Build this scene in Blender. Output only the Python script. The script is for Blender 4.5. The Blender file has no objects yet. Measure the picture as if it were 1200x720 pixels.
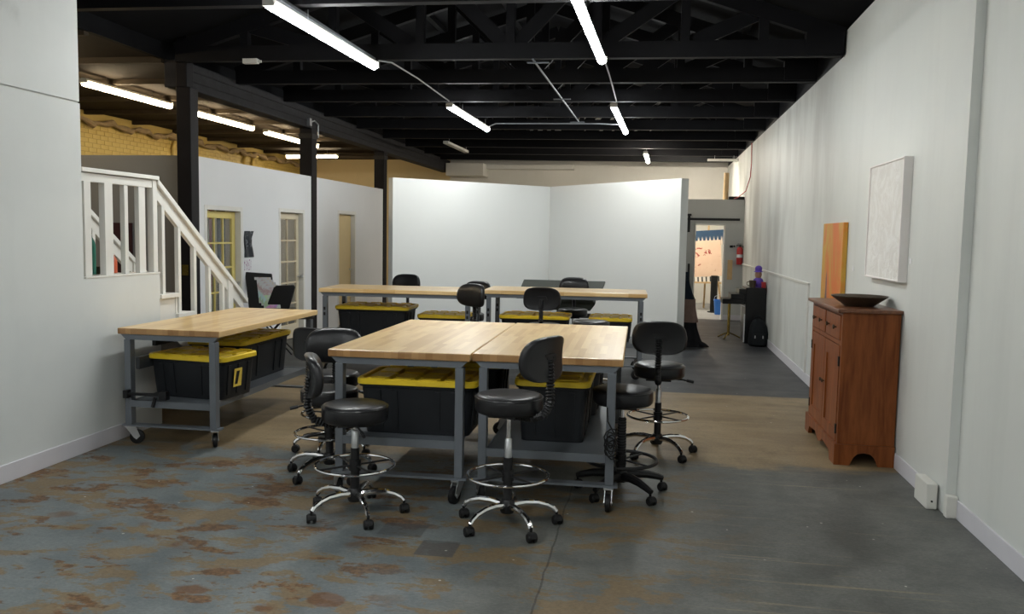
import bpy, math, random
from mathutils import Vector, Matrix
random.seed(7)
PI = math.pi
S = bpy.context.scene
COL = S.collection

# ------------------------------------------------------------------ camera
def set_camera():
    yaw, pitch, roll = 0.162, 0.0842, 0.0181
    f = Vector((-math.sin(yaw)*math.cos(pitch), math.cos(yaw)*math.cos(pitch), -math.sin(pitch)))
    r = Vector((math.cos(yaw), math.sin(yaw), 0)); u = r.cross(f)
    r2 = math.cos(roll)*r + math.sin(roll)*u; u2 = -math.sin(roll)*r + math.cos(roll)*u
    cd = bpy.data.cameras.new('camera'); co = bpy.data.objects.new('camera', cd); COL.objects.link(co)
    m = Matrix((r2, u2, -f)).transposed().to_4x4(); m.translation = Vector((0, 0, 1.6)); co.matrix_world = m
    cd.sensor_width = 36; cd.lens = 30.0; cd.clip_start = 0.05; cd.clip_end = 100
    S.camera = co
set_camera()
# ------------------------------------------------------------------ world / exposure
w = bpy.data.worlds.new('world'); S.world = w; w.use_nodes = True
w.node_tree.nodes['Background'].inputs[0].default_value = (.8, .9, 1, 1)
w.node_tree.nodes['Background'].inputs[1].default_value = 0.03
S.view_settings.view_transform = 'Standard'; S.view_settings.look = 'None'
S.view_settings.gamma = 1; S.view_settings.use_curve_mapping = False
S.view_settings.exposure = 0.15
TUBE_COOL = 78.0      # emission of the cool strips over the studio
TUBE_WARM = 34.0      # emission of the warm strips in the side bay

# ------------------------------------------------------------------ materials
class NT:
    def __init__(s, name):
        s.m = bpy.data.materials.new(name); s.m.use_nodes = True
        s.n = s.m.node_tree.nodes; s.l = s.m.node_tree.links
        s.b = s.n['Principled BSDF']; s._tc = None
    def tc(s, k='Object'):
        if not s._tc: s._tc = s.n.new('ShaderNodeTexCoord')
        return s._tc.outputs[k]
    def put(s, sock, v):
        if hasattr(v, 'is_linked') or isinstance(v, bpy.types.NodeSocket): s.l.new(v, sock)
        elif isinstance(v, (tuple, list)) and len(v) == 3 and sock.type == 'RGBA': sock.default_value = (*v, 1)
        else: sock.default_value = v
    def map(s, vec=None, scale=(1, 1, 1), loc=(0, 0, 0), rot=(0, 0, 0)):
        n = s.n.new('ShaderNodeMapping'); s.put(n.inputs[0], vec or s.tc())
        n.inputs[1].default_value = loc; n.inputs[2].default_value = rot; n.inputs[3].default_value = scale
        return n.outputs[0]
    def noise(s, scale, vec=None, detail=4, rough=.55, dist=0):
        n = s.n.new('ShaderNodeTexNoise'); s.put(n.inputs['Vector'], vec or s.tc())
        n.inputs['Scale'].default_value = scale; n.inputs['Detail'].default_value = detail
        n.inputs['Roughness'].default_value = rough; n.inputs['Distortion'].default_value = dist
        return n.outputs[0]
    def vor(s, scale, vec=None, feature='F1', out=0):
        n = s.n.new('ShaderNodeTexVoronoi'); s.put(n.inputs['Vector'], vec or s.tc()); n.feature = feature
        n.inputs['Scale'].default_value = scale; return n.outputs[out]
    def math(s, op, a, b=0, c=None, clamp=False):
        n = s.n.new('ShaderNodeMath'); n.operation = op; n.use_clamp = clamp
        s.put(n.inputs[0], a); s.put(n.inputs[1], b)
        if c is not None: s.put(n.inputs[2], c)
        return n.outputs[0]
    def step(s, v, a, b):      # smooth ramp 0..1 between a and b (a may exceed b)
        n = s.n.new('ShaderNodeMapRange'); n.interpolation_type = 'SMOOTHSTEP'
        s.put(n.inputs[0], v)
        if a <= b: n.inputs[1].default_value = a; n.inputs[2].default_value = b
        else:
            n.inputs[1].default_value = b; n.inputs[2].default_value = a
            n.inputs[3].default_value = 1; n.inputs[4].default_value = 0
        return n.outputs[0]
    def mul(s, *a):
        r = a[0]
        for q in a[1:]: r = s.math('MULTIPLY', r, q)
        return r
    def mix(s, fac, a, b, mode='MIX'):
        n = s.n.new('ShaderNodeMix'); n.data_type = 'RGBA'; n.blend_type = mode
        s.put(n.inputs[0], fac); s.put(n.inputs[6], a); s.put(n.inputs[7], b)
        return n.outputs[2]
    def sep(s, vec=None):
        n = s.n.new('ShaderNodeSeparateXYZ'); s.put(n.inputs[0], vec or s.tc()); return n.outputs
    def bump(s, h, strength=.2, dist=.01):
        n = s.n.new('ShaderNodeBump'); n.inputs['Strength'].default_value = strength; n.inputs['Distance'].default_value = dist
        s.put(n.inputs['Height'], h); s.l.new(n.outputs[0], s.b.inputs['Normal'])
    def col(s, c): s.put(s.b.inputs['Base Color'], c)
    def rough(s, v): s.put(s.b.inputs['Roughness'], v)
    def metal(s, v): s.put(s.b.inputs['Metallic'], v)

def simple(name, c, rough=.5, metal=0, var=.12, nscale=14, bump=0, coat=0, spec=None, emit=None):
    t = NT(name)
    f = t.noise(nscale)
    d = tuple(x*(1-var) for x in c); h = tuple(min(1, x*(1+var)) for x in c)
    t.col(t.mix(f, d, h)); t.rough(rough); t.metal(metal)
    if bump: t.bump(t.noise(nscale*6), bump, .004)
    if coat: t.b.inputs['Coat Weight'].default_value = coat; t.b.inputs['Coat Roughness'].default_value = .15
    if spec is not None: t.b.inputs['Specular IOR Level'].default_value = spec
    if emit:
        t.put(t.b.inputs['Emission Color'], emit[0]); t.b.inputs['Emission Strength'].default_value = emit[1]
    return t.m

MAT = {}
def mats():
    M = MAT
    M['steel'] = simple('grey_steel', (.135, .15, .168), .42, .25, .08)
    M['steel_dark'] = simple('dark_steel', (.05, .055, .06), .5, .2)
    M['chrome'] = simple('chrome', (.82, .82, .83), .09, 1, .03)
    M['zinc'] = simple('zinc', (.55, .56, .57), .3, .9, .1)
    M['rubber'] = simple('black_rubber', (.007, .007, .0075), .55, spec=0.3)
    M['plastic'] = simple('black_plastic', (.008, .008, .009), .42, 0, .15, spec=0.35)
    M['leather'] = simple('black_leather', (.008, .008, .0095), .36, 0, .2, 9, .12, .12, spec=0.38)
    M['tote'] = simple('tote_black', (.010, .0115, .014), .48, 0, .12, spec=0.3)
    M['yellow'] = simple('tote_yellow', (.74, .52, .02), .42, 0, .1)
    M['sticker'] = simple('sticker_yellow', (.75, .55, .08), .5)
    M['white_paint'] = simple('white_trim_paint', (.70, .69, .65), .45, 0, .05, 6, .05)
    M['lilac_base'] = simple('baseboard_paint', (.60, .585, .62), .5, 0, .06, 5)
    M['black_wood'] = simple('black_painted_timber', (.0055, .0055, .0068), .6, 0, .35, 5, .3, spec=0.15)
    M['beam_wood'] = simple('worn_black_beam', (.022, .0215, .024), .7, 0, .7, 9, .5, spec=0.2)
    M['post_wood'] = simple('dark_post', (.011, .010, .0115), .55, 0, .4, 5, .25, spec=0.12)
    M['deck'] = simple('dark_deck', (.0085, .0088, .010), .8, 0, .4, 3, .2, spec=0.08)
    M['bay_deck'] = simple('brown_deck', (.030, .024, .018), .8, 0, .4, 2, .2, spec=0.1)
    M['bay_joist'] = simple('brown_joist', (.045, .035, .024), .7, 0, .4, 4, .2, spec=0.1)
    M['wrap'] = simple('pipe_wrap', (.30, .22, .12), .85, 0, .4, 12, .3)
    M['black_iron'] = simple('black_iron', (.012, .012, .013), .5, .4)
    M['pipe'] = simple('galvanized_pipe', (.42, .43, .45), .4, .7, .1)
    M['fixture'] = simple('fixture_white', (.55, .54, .5), .5)
    M['paper'] = simple('white_paper', (.75, .75, .76), .8, 0, .03)
    M['gold'] = simple('brass', (.65, .47, .12), .25, 1, .1)
    M['red'] = simple('red_enamel', (.42, .025, .025), .35)
    M['blue'] = simple('blue_plastic', (.03, .16, .55), .4)
    M['purple'] = simple('purple_plush', (.13, .07, .4), .9, 0, .4, 40)
    M['skin_tan'] = simple('tan_plush', (.4, .22, .14), .9)
    M['piano'] = simple('black_lacquer', (.010, .010, .011), .3, 0, .2, 5, 0, .2, spec=0.2)
    M['backpack'] = simple('black_nylon', (.014, .016, .018), .7, 0, .4, 30, .3, spec=0.12)
    M['cloth_black'] = simple('black_cloth', (.013, .013, .015), .9, 0, .3, 18, .3, spec=0.1)
    M['cloth_brown'] = simple('brown_cloth', (.17, .115, .095), .9, 0, .2, 18, .3, spec=0.2)
    M['cloth_navy'] = simple('navy_cloth', (.012, .018, .028), .85, 0, .3, 14, .3, spec=0.1)
    M['pine'] = simple('pine', (.55, .37, .18), .55, 0, .2, 12)
    M['draft'] = simple('drafting_board_green', (.03, .034, .027), .7, 0, .1, spec=0.3)
    M['bowl'] = simple('bronze_bowl', (.075, .055, .035), .42, .5, .4, 20)
    M['dark_print'] = simple('dark_red_cloth', (.035, .006, .010), .8, 0, .5, 8)
    M['block'] = simple('white_block', (.66, .65, .6), .6, 0, .06, 8)
    M['door_yellow'] = simple('yellow_door_paint', (.66, .54, .17), .45, 0, .06, 5)
    M['door_beige'] = simple('beige_door_paint', (.60, .53, .39), .45, 0, .06, 5)
    M['door_tan'] = simple('tan_door', (.62, .48, .24), .45, 0, .08, 5)
    M['door_grey'] = simple('grey_door', (.42, .43, .41), .5, 0, .05, 5)
    M['bottle_green'] = simple('green_bottle', (.02, .16, .11), .25)
    M['bottle_red'] = simple('orange_bottle', (.62, .12, .05), .35)
    M['bottle_dark'] = simple('dark_bottle', (.02, .03, .025), .3)
    M['cap_white'] = simple('cap_white', (.7, .7, .68), .4)
    for k, c in dict(cool=((.95, .98, .97), TUBE_COOL), warm=((1, .78, .5), TUBE_WARM), warm_white=((1, .90, .76), 230.0)).items():
        t = NT('tube_'+k); t.col((.9, .9, .9)); t.rough(.4)
        # the tube itself gives off the light; its ends are a touch dimmer
        n = t.noise(2.0)
        t.put(t.b.inputs['Emission Color'], t.mix(n, c[0], tuple(min(1, x*1.02) for x in c[0])))
        t.b.inputs['Emission Strength'].default_value = c[1]; M['tube_'+k] = t.m
    # plaster walls
    def wall(name, c, dirt, rough=.6, streak=0, grime=None):
        t = NT(name); P = t.sep()
        big = t.noise(.7, detail=6, rough=.6); fine = t.noise(9, detail=5)
        st = t.noise(1.0, t.map(scale=(3.0, 3.0, .35)), detail=6, rough=.65)
        cc = t.mix(t.step(big, .35, .7), c, dirt)
        if streak: cc = t.mix(t.mul(t.step(st, .48, .75), streak), cc, tuple(x*.62 for x in dirt))
        if grime: cc = grime(t, P, cc)
        t.col(cc); t.rough(rough); t.bump(t.mix(.5, fine, st), .12, .01); M[name] = t.m
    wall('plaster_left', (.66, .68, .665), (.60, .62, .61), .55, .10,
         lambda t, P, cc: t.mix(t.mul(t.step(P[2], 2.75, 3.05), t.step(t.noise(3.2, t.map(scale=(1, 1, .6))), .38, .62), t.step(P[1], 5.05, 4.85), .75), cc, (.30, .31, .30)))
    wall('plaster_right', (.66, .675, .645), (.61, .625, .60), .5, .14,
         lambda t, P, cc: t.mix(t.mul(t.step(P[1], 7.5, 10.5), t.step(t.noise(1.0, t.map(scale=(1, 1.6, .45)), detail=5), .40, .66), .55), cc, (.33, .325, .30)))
    wall('plaster_office', (.74, .75, .765), (.71, .72, .735), .6, .0)
    wall('plaster_gallery', (.70, .71, .69), (.68, .69, .67), .65, .0)
    wall('plaster_back', (.62, .60, .55), (.58, .56, .50), .7, .1)
    wall('plaster_part', (.47, .475, .455), (.45, .455, .435), .6, .1)
    wall('plaster_dark', (.235, .24, .245), (.22, .225, .23), .6, .1)
    wall('plaster_warm_glow', (.66, .53, .30), (.60, .48, .27), .7, .1)  # yellow stands for the warm strips' glow, painted into the rear wall
    wall('plaster_front', (.6, .6, .58), (.55, .55, .53), .6, .1)
    # yellow painted brick
    t = NT('yellow_brick'); f = t.noise(3, detail=5)
    t.col(t.mix(f, (.50, .36, .085), (.64, .49, .16))); t.rough(.55); t.bump(t.noise(40), .25, .004); M['brick'] = t.m
    t = NT('brick_mortar'); t.col(t.mix(t.noise(5), (.40, .29, .08), (.48, .36, .12))); t.rough(.75); M['mortar'] = t.m
    # butcher block (staves run along local Y or X)
    for k, rot in (('y', PI/2), ('x', 0)):
        t = NT('butcher_block_'+k)
        v = t.map(rot=(0, 0, rot))
        n = t.n.new('ShaderNodeTexBrick'); t.put(n.inputs['Vector'], v)
        n.inputs['Color1'].default_value = (0, 0, 0, 1); n.inputs['Color2'].default_value = (1, 1, 1, 1)
        n.inputs['Scale'].default_value = 1; n.inputs['Mortar Size'].default_value = 0
        n.inputs['Brick Width'].default_value = .36; n.inputs['Row Height'].default_value = .042
        n.offset = .37; n.offset_frequency = 3; n.squash = 1.4; n.squash_frequency = 4
        grain = t.noise(6, t.map(v, scale=(1.2, 22, 8)), detail=5)
        base = t.mix(n.outputs[0], (.66, .42, .165), (.90, .67, .345))
        col_ = t.mix(t.mul(grain, .45), base, (.50, .29, .10))
        nn = t.sep(t.tc('Normal'))[1 if k == 'y' else 0]      # end grain on the sawn ends is darker
        t.col(t.mix(t.step(t.math('ABSOLUTE', nn), .6, .8), col_, t.mix(n.outputs[0], (.27, .135, .045), (.44, .25, .10))))
        t.rough(.32); t.bump(grain, .03, .002); t.b.inputs['Coat Weight'].default_value = .25; t.b.inputs['Coat Roughness'].default_value = .25
        M['butcher_'+k] = t.m
    # cabinet wood
    t = NT('cherry_wood'); g = t.noise(3.0, t.map(scale=(9, 9, .9)), detail=7, rough=.6, dist=.4)
    g2 = t.noise(1.1, detail=4)
    cc = t.mix(t.step(g, .3, .72), (.130, .034, .009), (.275, .088, .024)); t.col(t.mix(t.mul(g2, .5), cc, (.15, .043, .012))); t.b.inputs['Specular IOR Level'].default_value = .18
    t.rough(.42); t.bump(g, .06, .002); M['cherry'] = t.m
    t = NT('cherry_top'); g = t.noise(3.0, t.map(scale=(9, .9, 9)), detail=7, rough=.6, dist=.4)
    t.col(t.mix(t.step(g, .3, .72), (.10, .036, .016), (.19, .072, .03))); t.rough(.35); M['cherry_top'] = t.m
    # orange painting
    t = NT('orange_canvas'); P = t.sep()
    n1 = t.noise(2.2, t.map(scale=(1, 1, .7)), detail=5, dist=.8)
    cc = t.mix(t.step(n1, .38, .56), (.64, .15, .014), (.56, .32, .04))
    d = t.math('ADD', t.math('ABSOLUTE', t.math('SUBTRACT', P[1], .20)), t.mul(t.math('SUBTRACT', P[2], 0), .14))
    cc = t.mix(t.mul(t.step(t.math('ADD', d, t.mul(t.noise(14), .05)), .11, .06), t.step(P[2], .42, .30)), cc, (.10, .06, .10))
    t.col(cc); t.rough(.5); M['orange'] = t.m
    # white relief painting
    t = NT('white_relief'); n1 = t.noise(5, detail=8, rough=.7, dist=2.0)
    t.col(t.mix(t.step(n1, .4, .62), (.74, .72, .68), (.82, .81, .78))); t.rough(.75); t.bump(n1, .8, .02); M['relief'] = t.m
    M['canvas_edge'] = simple('canvas_frame', (.78, .74, .72), .6, 0, .04)
    # art on the easel
    t = NT('figure_painting'); P = t.sep()
    n1 = t.noise(7, detail=3, dist=1.2)
    cc = t.mix(t.noise(5), (.66, .44, .30), (.76, .56, .42))
    b1 = t.mul(t.step(n1, .57, .62), t.math('MAXIMUM', t.mul(t.step(P[2], .42, .47), t.step(P[2], .70, .62)), t.mul(t.step(P[2], .10, .14), t.step(P[2], .32, .25))))
    t.col(t.mix(b1, cc, (.32, .03, .025))); t.rough(.6); M['art_pink'] = t.m
    t = NT('blue_painting'); P = t.sep()
    wv = t.math('SINE', t.math('MULTIPLY', P[0], 75)); msk = t.mul(t.step(t.math('ADD', wv, t.mul(t.noise(9), 1.2)), .75, 1.1), t.step(P[2], .22, .10))
    t.col(t.mix(msk, t.mix(t.noise(6), (.01, .035, .08), (.016, .06, .12)), (.7, .6, .5))); t.rough(.6); M['art_blue'] = t.m
    t = NT('keys_strip'); P = t.sep(); wv = t.math('SINE', t.math('MULTIPLY', P[0], 70))
    t.col(t.mix(t.step(wv, .2, .6), (.75, .7, .62), (.03, .03, .03))); t.rough(.6); M['art_keys'] = t.m
    # magazine covers
    t = NT('magazine_cover'); n1 = t.vor(9, out=1); n2 = t.noise(12)
    t.col(t.mix(t.step(n2, .4, .6), t.mix(.45, n1, (.6, .55, .6)), (.65, .66, .7))); t.rough(.3); M['magazine'] = t.m
    t = NT('poster_print'); n1 = t.noise(11, detail=5, dist=1.5)
    t.col(t.mix(t.step(n1, .56, .66), (.014, .018, .026), (.30, .33, .36))); t.rough(.5); M['poster'] = t.m
    t = NT('note_print'); n1 = t.noise(30, detail=3); t.col(t.mix(t.step(n1, .55, .62), (.66, .65, .68), (.35, .15, .28))); t.rough(.7); M['note'] = t.m
    t = NT('patterned_cloth'); n1 = t.vor(14, out=1); n2 = t.noise(6, detail=4)
    t.col(t.mix(t.step(n2, .42, .6), t.mix(.6, n1, (.1, .1, .16)), (.10, .11, .16))); t.rough(.8); M['fabric'] = t.m
    # glass
    t = NT('pane_glass'); t.col((.9, .93, .93)); t.rough(.05)
    t.b.inputs['Transmission Weight'].default_value = .92; t.b.inputs['IOR'].default_value = 1.15
    t.put(t.b.inputs['Base Color'], t.mix(t.noise(4), (.86, .9, .9), (.92, .95, .95))); M['glass'] = t.m
    # ---- floor
    t = NT('worn_concrete'); P = t.sep(); X, Y = P[0], P[1]
    n_big = t.noise(.9, detail=6, rough=.6); n_mid = t.noise(3.1, detail=7, rough=.62); n_fine = t.noise(26, detail=6, rough=.7)
    st = t.noise(1.3, t.map(scale=(.55, 1.9, 1)), detail=7, rough=.62, dist=.5)
    grit = t.mul(t.math('SUBTRACT', t.noise(11, t.map(scale=(.8, 1.3, 1)), detail=8, rough=.75), .5), 1.0)
    wob = t.mul(t.math('SUBTRACT', t.noise(1.6, detail=5), .5), .5)
    Yw = t.math('ADD', t.math('ADD', Y, t.mul(wob, .9)), t.mul(grit, .35)); Xw = t.math('ADD', X, wob)
    grey = t.mix(t.step(t.math('ADD', n_mid, t.mul(grit, .5)), .3, .7), (.105, .109, .100), (.175, .178, .162))
    blue = t.mix(t.step(t.math('ADD', n_mid, t.mul(grit, .5)), .3, .7), (.115, .136, .143), (.185, .206, .205))
    leftm = t.mul(t.step(Xw, -.55, -1.15), t.step(Yw, 6.0, 5.4))
    cc = t.mix(leftm, grey, blue)
    # tan, paint worn off
    tan = t.mix(t.step(st, .3, .7), (.190, .135, .070), (.320, .238, .135))
    tan = t.mix(t.mul(t.step(n_mid, .55, .75), .5), tan, (.11, .09, .065))
    band = t.mul(t.step(t.math('ADD', Yw, t.mul(t.math('SUBTRACT', st, .5), 1.6)), 6.0, 6.3), t.step(Y, 8.98, 8.90))
    bandl = t.mul(t.step(Yw, 5.75, 5.95), t.step(Yw, 8.3, 8.0), t.step(Xw, .2, -.3))
    cc = t.mix(t.math('MAXIMUM', band, bandl), cc, tan)
    # scattered brown wear where the paint lifted
    wear = t.noise(2.6, t.map(scale=(.85, 1.5, 1), loc=(3, 1, 0)), detail=8, rough=.66, dist=.3)
    wm = t.mul(t.step(t.math('ADD', wear, t.mul(grit, .45)), .50, .555), t.step(Xw, .75, -.1), t.step(Yw, 6.2, 5.8), .80)
    cc = t.mix(wm, cc, t.mix(n_fine, (.160, .108, .050), (.275, .188, .090)))
    rust = t.noise(2.3, t.map(scale=(1.0, 2.0, 1), loc=(7.3, 2.2, 0)), detail=7, rough=.6, dist=.25)
    rm = t.mul(t.step(t.math('ADD', rust, t.mul(grit, .28)), .555, .595), t.step(Xw, -.9, -1.4), t.step(Yw, 5.9, 5.4), .9)
    cc = t.mix(rm, cc, t.mix(t.step(n_fine, .35, .65), (.085, .042, .018), (.215, .115, .048)))
    spots = t.vor(2.6, t.map(scale=(1, 1.35, 1), loc=(.6, .2, 0)))
    sm = t.mul(t.step(t.math('ADD', spots, t.mul(t.math('SUBTRACT', t.noise(7, detail=5), .5), .30)), .27, .20), t.step(Xw, -.9, -1.4), t.step(Yw, 4.9, 4.4), t.step(t.noise(1.1), .40, .50), .88)
    cc = t.mix(sm, cc, t.mix(n_fine, (.085, .04, .018), (.185, .088, .036)))
    # charcoal painted far floor
    dark = t.mix(t.step(st, .3, .7), (.036, .038, .042), (.074, .078, .082))
    cc = t.mix(t.mul(t.step(t.math('ADD', Y, t.mul(grit, .06)), 8.90, 8.95), t.step(Y, 17.36, 17.3)), cc, dark)
    cc = t.mix(t.step(Y, 17.3, 17.36), cc, (.34, .34, .33))
    # a low polish worn darker along a strip, and scrapes of pale paint
    scr = t.noise(2.0, t.map(scale=(.35, 16, 1), loc=(0, .7, 0)), detail=5, rough=.7)
    cc = t.mix(t.mul(t.step(scr, .60, .66), t.step(X, -.2, .4), t.step(Y, 6.5, 6.1), .7), cc, (.30, .26, .17))
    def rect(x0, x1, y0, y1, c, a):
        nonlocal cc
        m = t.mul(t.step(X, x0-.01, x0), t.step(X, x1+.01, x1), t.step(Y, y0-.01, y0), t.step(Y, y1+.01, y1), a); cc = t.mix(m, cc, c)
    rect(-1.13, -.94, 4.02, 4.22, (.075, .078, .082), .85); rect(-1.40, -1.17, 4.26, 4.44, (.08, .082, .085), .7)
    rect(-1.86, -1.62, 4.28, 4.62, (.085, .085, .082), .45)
    # saw-cut joint
    jx = t.math('ADD', X, t.mul(t.math('SUBTRACT', t.noise(5, detail=4), .5), .03))
    jl = t.mul(t.step(t.math('ABSOLUTE', t.math('ADD', jx, .46)), .007, .003), t.step(Y, 5.6, 5.5), .6)
    cc = t.mix(jl, cc, (.02, .02, .018))
    sp = t.math('MULTIPLY', t.step(t.vor(5.5), .045, .03), t.step(t.noise(2.3), .42, .5)); cc = t.mix(sp, cc, (.55, .53, .48))
    sp = t.math('MULTIPLY', t.step(t.vor(3.1), .03, .02), .8); cc = t.mix(sp, cc, (.6, .58, .52))
    fg = t.noise(55, t.map(scale=(.8, 1.4, 1)), detail=5, rough=.8); cc = t.mix(t.step(fg, .38, .64), t.mix(1.0, cc, (.74, .74, .74), 'MULTIPLY'), cc)
    mot = t.noise(.8, detail=7, rough=.7); cc = t.mix(t.step(mot, .36, .62), t.mix(1.0, cc, (.82, .82, .82), 'MULTIPLY'), cc)
    t.col(cc)
    t.rough(t.math('ADD', t.mul(n_mid, .25), t.math('ADD', .36, t.mul(t.math('MAXIMUM', wm, rm), .18)))); t.b.inputs['Specular IOR Level'].default_value = .28
    t.bump(t.mix(.5, n_fine, n_mid), .12, .006); M['floor'] = t.m
mats()

# ------------------------------------------------------------------ mesh builder
class MB:
    def __init__(s): s.v = []; s.f = []
    def add(s, vs, fs):
        o = len(s.v); s.v += [tuple(q) for q in vs]; s.f += [tuple(i+o for i in q) for q in fs]; return s
    def box(s, x0, x1, y0, y1, z0, z1):
        return s.add([(x0,y0,z0),(x1,y0,z0),(x1,y1,z0),(x0,y1,z0),(x0,y0,z1),(x1,y0,z1),(x1,y1,z1),(x0,y1,z1)],
                     [(0,3,2,1),(4,5,6,7),(0,1,5,4),(1,2,6,5),(2,3,7,6),(3,0,4,7)])
    def beam(s, p, q, a, b, up=(0, 0, 1)):       # bar from p to q, a across, b along 'up'
        p, q, up = Vector(p), Vector(q), Vector(up); d = (q-p).normalized(); x = d.cross(up)
        if x.length < 1e-5: x = d.cross(Vector((0, 1, 0)))
        x.normalize(); z = x.cross(d); c = []
        for e in (p, q):
            for i, j in ((-1,-1),(1,-1),(1,1),(-1,1)): c.append(e + x*(a/2*i) + z*(b/2*j))
        return s.add(c, [(0,1,2,3),(7,6,5,4),(0,4,5,1),(1,5,6,2),(2,6,7,3),(3,7,4,0)])
    def loft(s, rings, cap0=True, cap1=True, closed=False):
        n = len(rings[0]); vs = [q for r in rings for q in r]; fs = []; m = len(rings)
        for k in range(m if closed else m-1):
            a, b = k*n, ((k+1) % m)*n
            for i in range(n): j = (i+1) % n; fs.append((a+i, a+j, b+j, b+i))
        if not closed:
            if cap0: fs.append(tuple(range(n-1, -1, -1)))
            if cap1: fs.append(tuple(range((m-1)*n, m*n)))
        return s.add(vs, fs)
    def tube(s, pts, r, n=8, closed=False):
        pts = [Vector(p) for p in pts]; m = len(pts); rs = r if isinstance(r, (list, tuple)) else [r]*m
        rings = []; prev = None
        for i, p in enumerate(pts):
            a = pts[i-1] if (i > 0 or closed) else p; b = pts[(i+1) % m] if (i < m-1 or closed) else p
            d = (b-a).normalized()
            if prev is None:
                u = d.cross(Vector((0, 0, 1)))
                if u.length < 1e-3: u = d.cross(Vector((1, 0, 0)))
            else: u = prev - d*prev.dot(d)
            u.normalize(); prev = u; w_ = d.cross(u)
            rings.append([p + (u*math.cos(2*PI*k/n) + w_*math.sin(2*PI*k/n))*rs[i] for k in range(n)])
        return s.loft(rings, closed=closed)
    def cyl(s, p, q, r, r2=None, n=14): return s.tube([p, q], [r, r if r2 is None else r2], n)
    def lathe(s, prof, n=24, c=(0, 0, 0)):
        return s.loft([[(c[0]+r*math.cos(2*PI*k/n), c[1]+r*math.sin(2*PI*k/n), c[2]+z) for k in range(n)] for r, z in prof])
    def prism(s, poly, fn, t0, t1):              # extrude a 2D polygon: fn(u, v, t) -> xyz
        n = len(poly); vs = [fn(u, v, t0) for u, v in poly] + [fn(u, v, t1) for u, v in poly]
        return s.add(vs, [tuple(range(n-1, -1, -1)), tuple(range(n, 2*n))] + [(i, (i+1) % n, n+(i+1) % n, n+i) for i in range(n)])
    def mesh(s, name, mat, smooth=False, angle=40):
        m = bpy.data.meshes.new(name); m.from_pydata(s.v, [], s.f); m.update()
        import bmesh
        b = bmesh.new(); b.from_mesh(m); bmesh.ops.recalc_face_normals(b, faces=b.faces[:]); b.to_mesh(m); b.free()
        if smooth:
            for p in m.polygons: p.use_smooth = True
            m.set_sharp_from_angle(angle=math.radians(angle))
        m.materials.append(MAT[mat]); return m

def rring(w_, d, r, z, n=4, c=(0, 0)):
    o = []
    for cx, cy, a0 in ((w_/2-r, d/2-r, 0), (-w_/2+r, d/2-r, PI/2), (-w_/2+r, -d/2+r, PI), (w_/2-r, -d/2+r, 1.5*PI)):
        for k in range(n+1): a = a0 + PI/2*k/n; o.append((c[0]+cx+r*math.cos(a), c[1]+cy+r*math.sin(a), z))
    return o

def tag(o, label, cat, group=None, kind=None):
    if label: o['label'] = label
    if cat: o['category'] = cat
    if group: o['group'] = group
    if kind: o['kind'] = kind
    return o
def link(name, data, parent=None, loc=(0, 0, 0), rot=(0, 0, 0), bevel=0, seg=2):
    o = bpy.data.objects.new(name, data); COL.objects.link(o); o.location = loc; o.rotation_euler = rot
    if parent: o.parent = parent
    if bevel:
        md = o.modifiers.new('bevel', 'BEVEL'); md.width = bevel; md.segments = seg; md.limit_method = 'ANGLE'; md.angle_limit = math.radians(50)
    return o
def empty(name, loc, rz, label, cat, group=None):
    o = link(name, None, None, loc, (0, 0, rz)); o.empty_display_size = .1; return tag(o, label, cat, group)
def part(name, mb, mat, parent=None, loc=(0, 0, 0), rot=(0, 0, 0), bevel=0, smooth=False, angle=40, label=None, seg=2):
    o = link(name, mb.mesh(name, mat, smooth, angle), parent, loc, rot, bevel, seg)
    if label: o['label'] = label
    return o
_cache = {}
def cached(key, fn):
    if key not in _cache: _cache[key] = fn()
    return _cache[key]
def neg(v): return (-v[0], -v[1], -v[2])
def struct(name, mb, mat, label, cat, parent=None, bevel=0, smooth=False):
    o = part(name, mb, mat, parent, bevel=bevel, smooth=smooth)
    o['kind'] = 'structure'
    if not parent: tag(o, label, cat)
    return o

# ------------------------------------------------------------------ room dimensions (metres)
XR, XRN = 1.745, 1.80          # right wall, far section / recessed near section
XL = -3.95                     # stair wall face
XO = -5.20                     # office wall face
XB = -9.2                      # brick wall
YB, YF = 21.6, -4.5            # back wall, wall behind the viewpoint
XBEAM = -5.31
ZT = 3.37                      # underside of truss chords
YPART = 17.3
RIDGE = (-1.5, 4.82)
ORD = 'first second third fourth fifth sixth seventh eighth ninth tenth eleventh twelfth thirteenth fourteenth fifteenth'.split()
TRUSS_Y = (-3.4, -1.4, 0.6, 2.6, 4.6, 6.65, 8.80, 10.18, 11.58, 13.08, 14.58, 16.08, 17.6, 19.1, 20.6)

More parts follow.
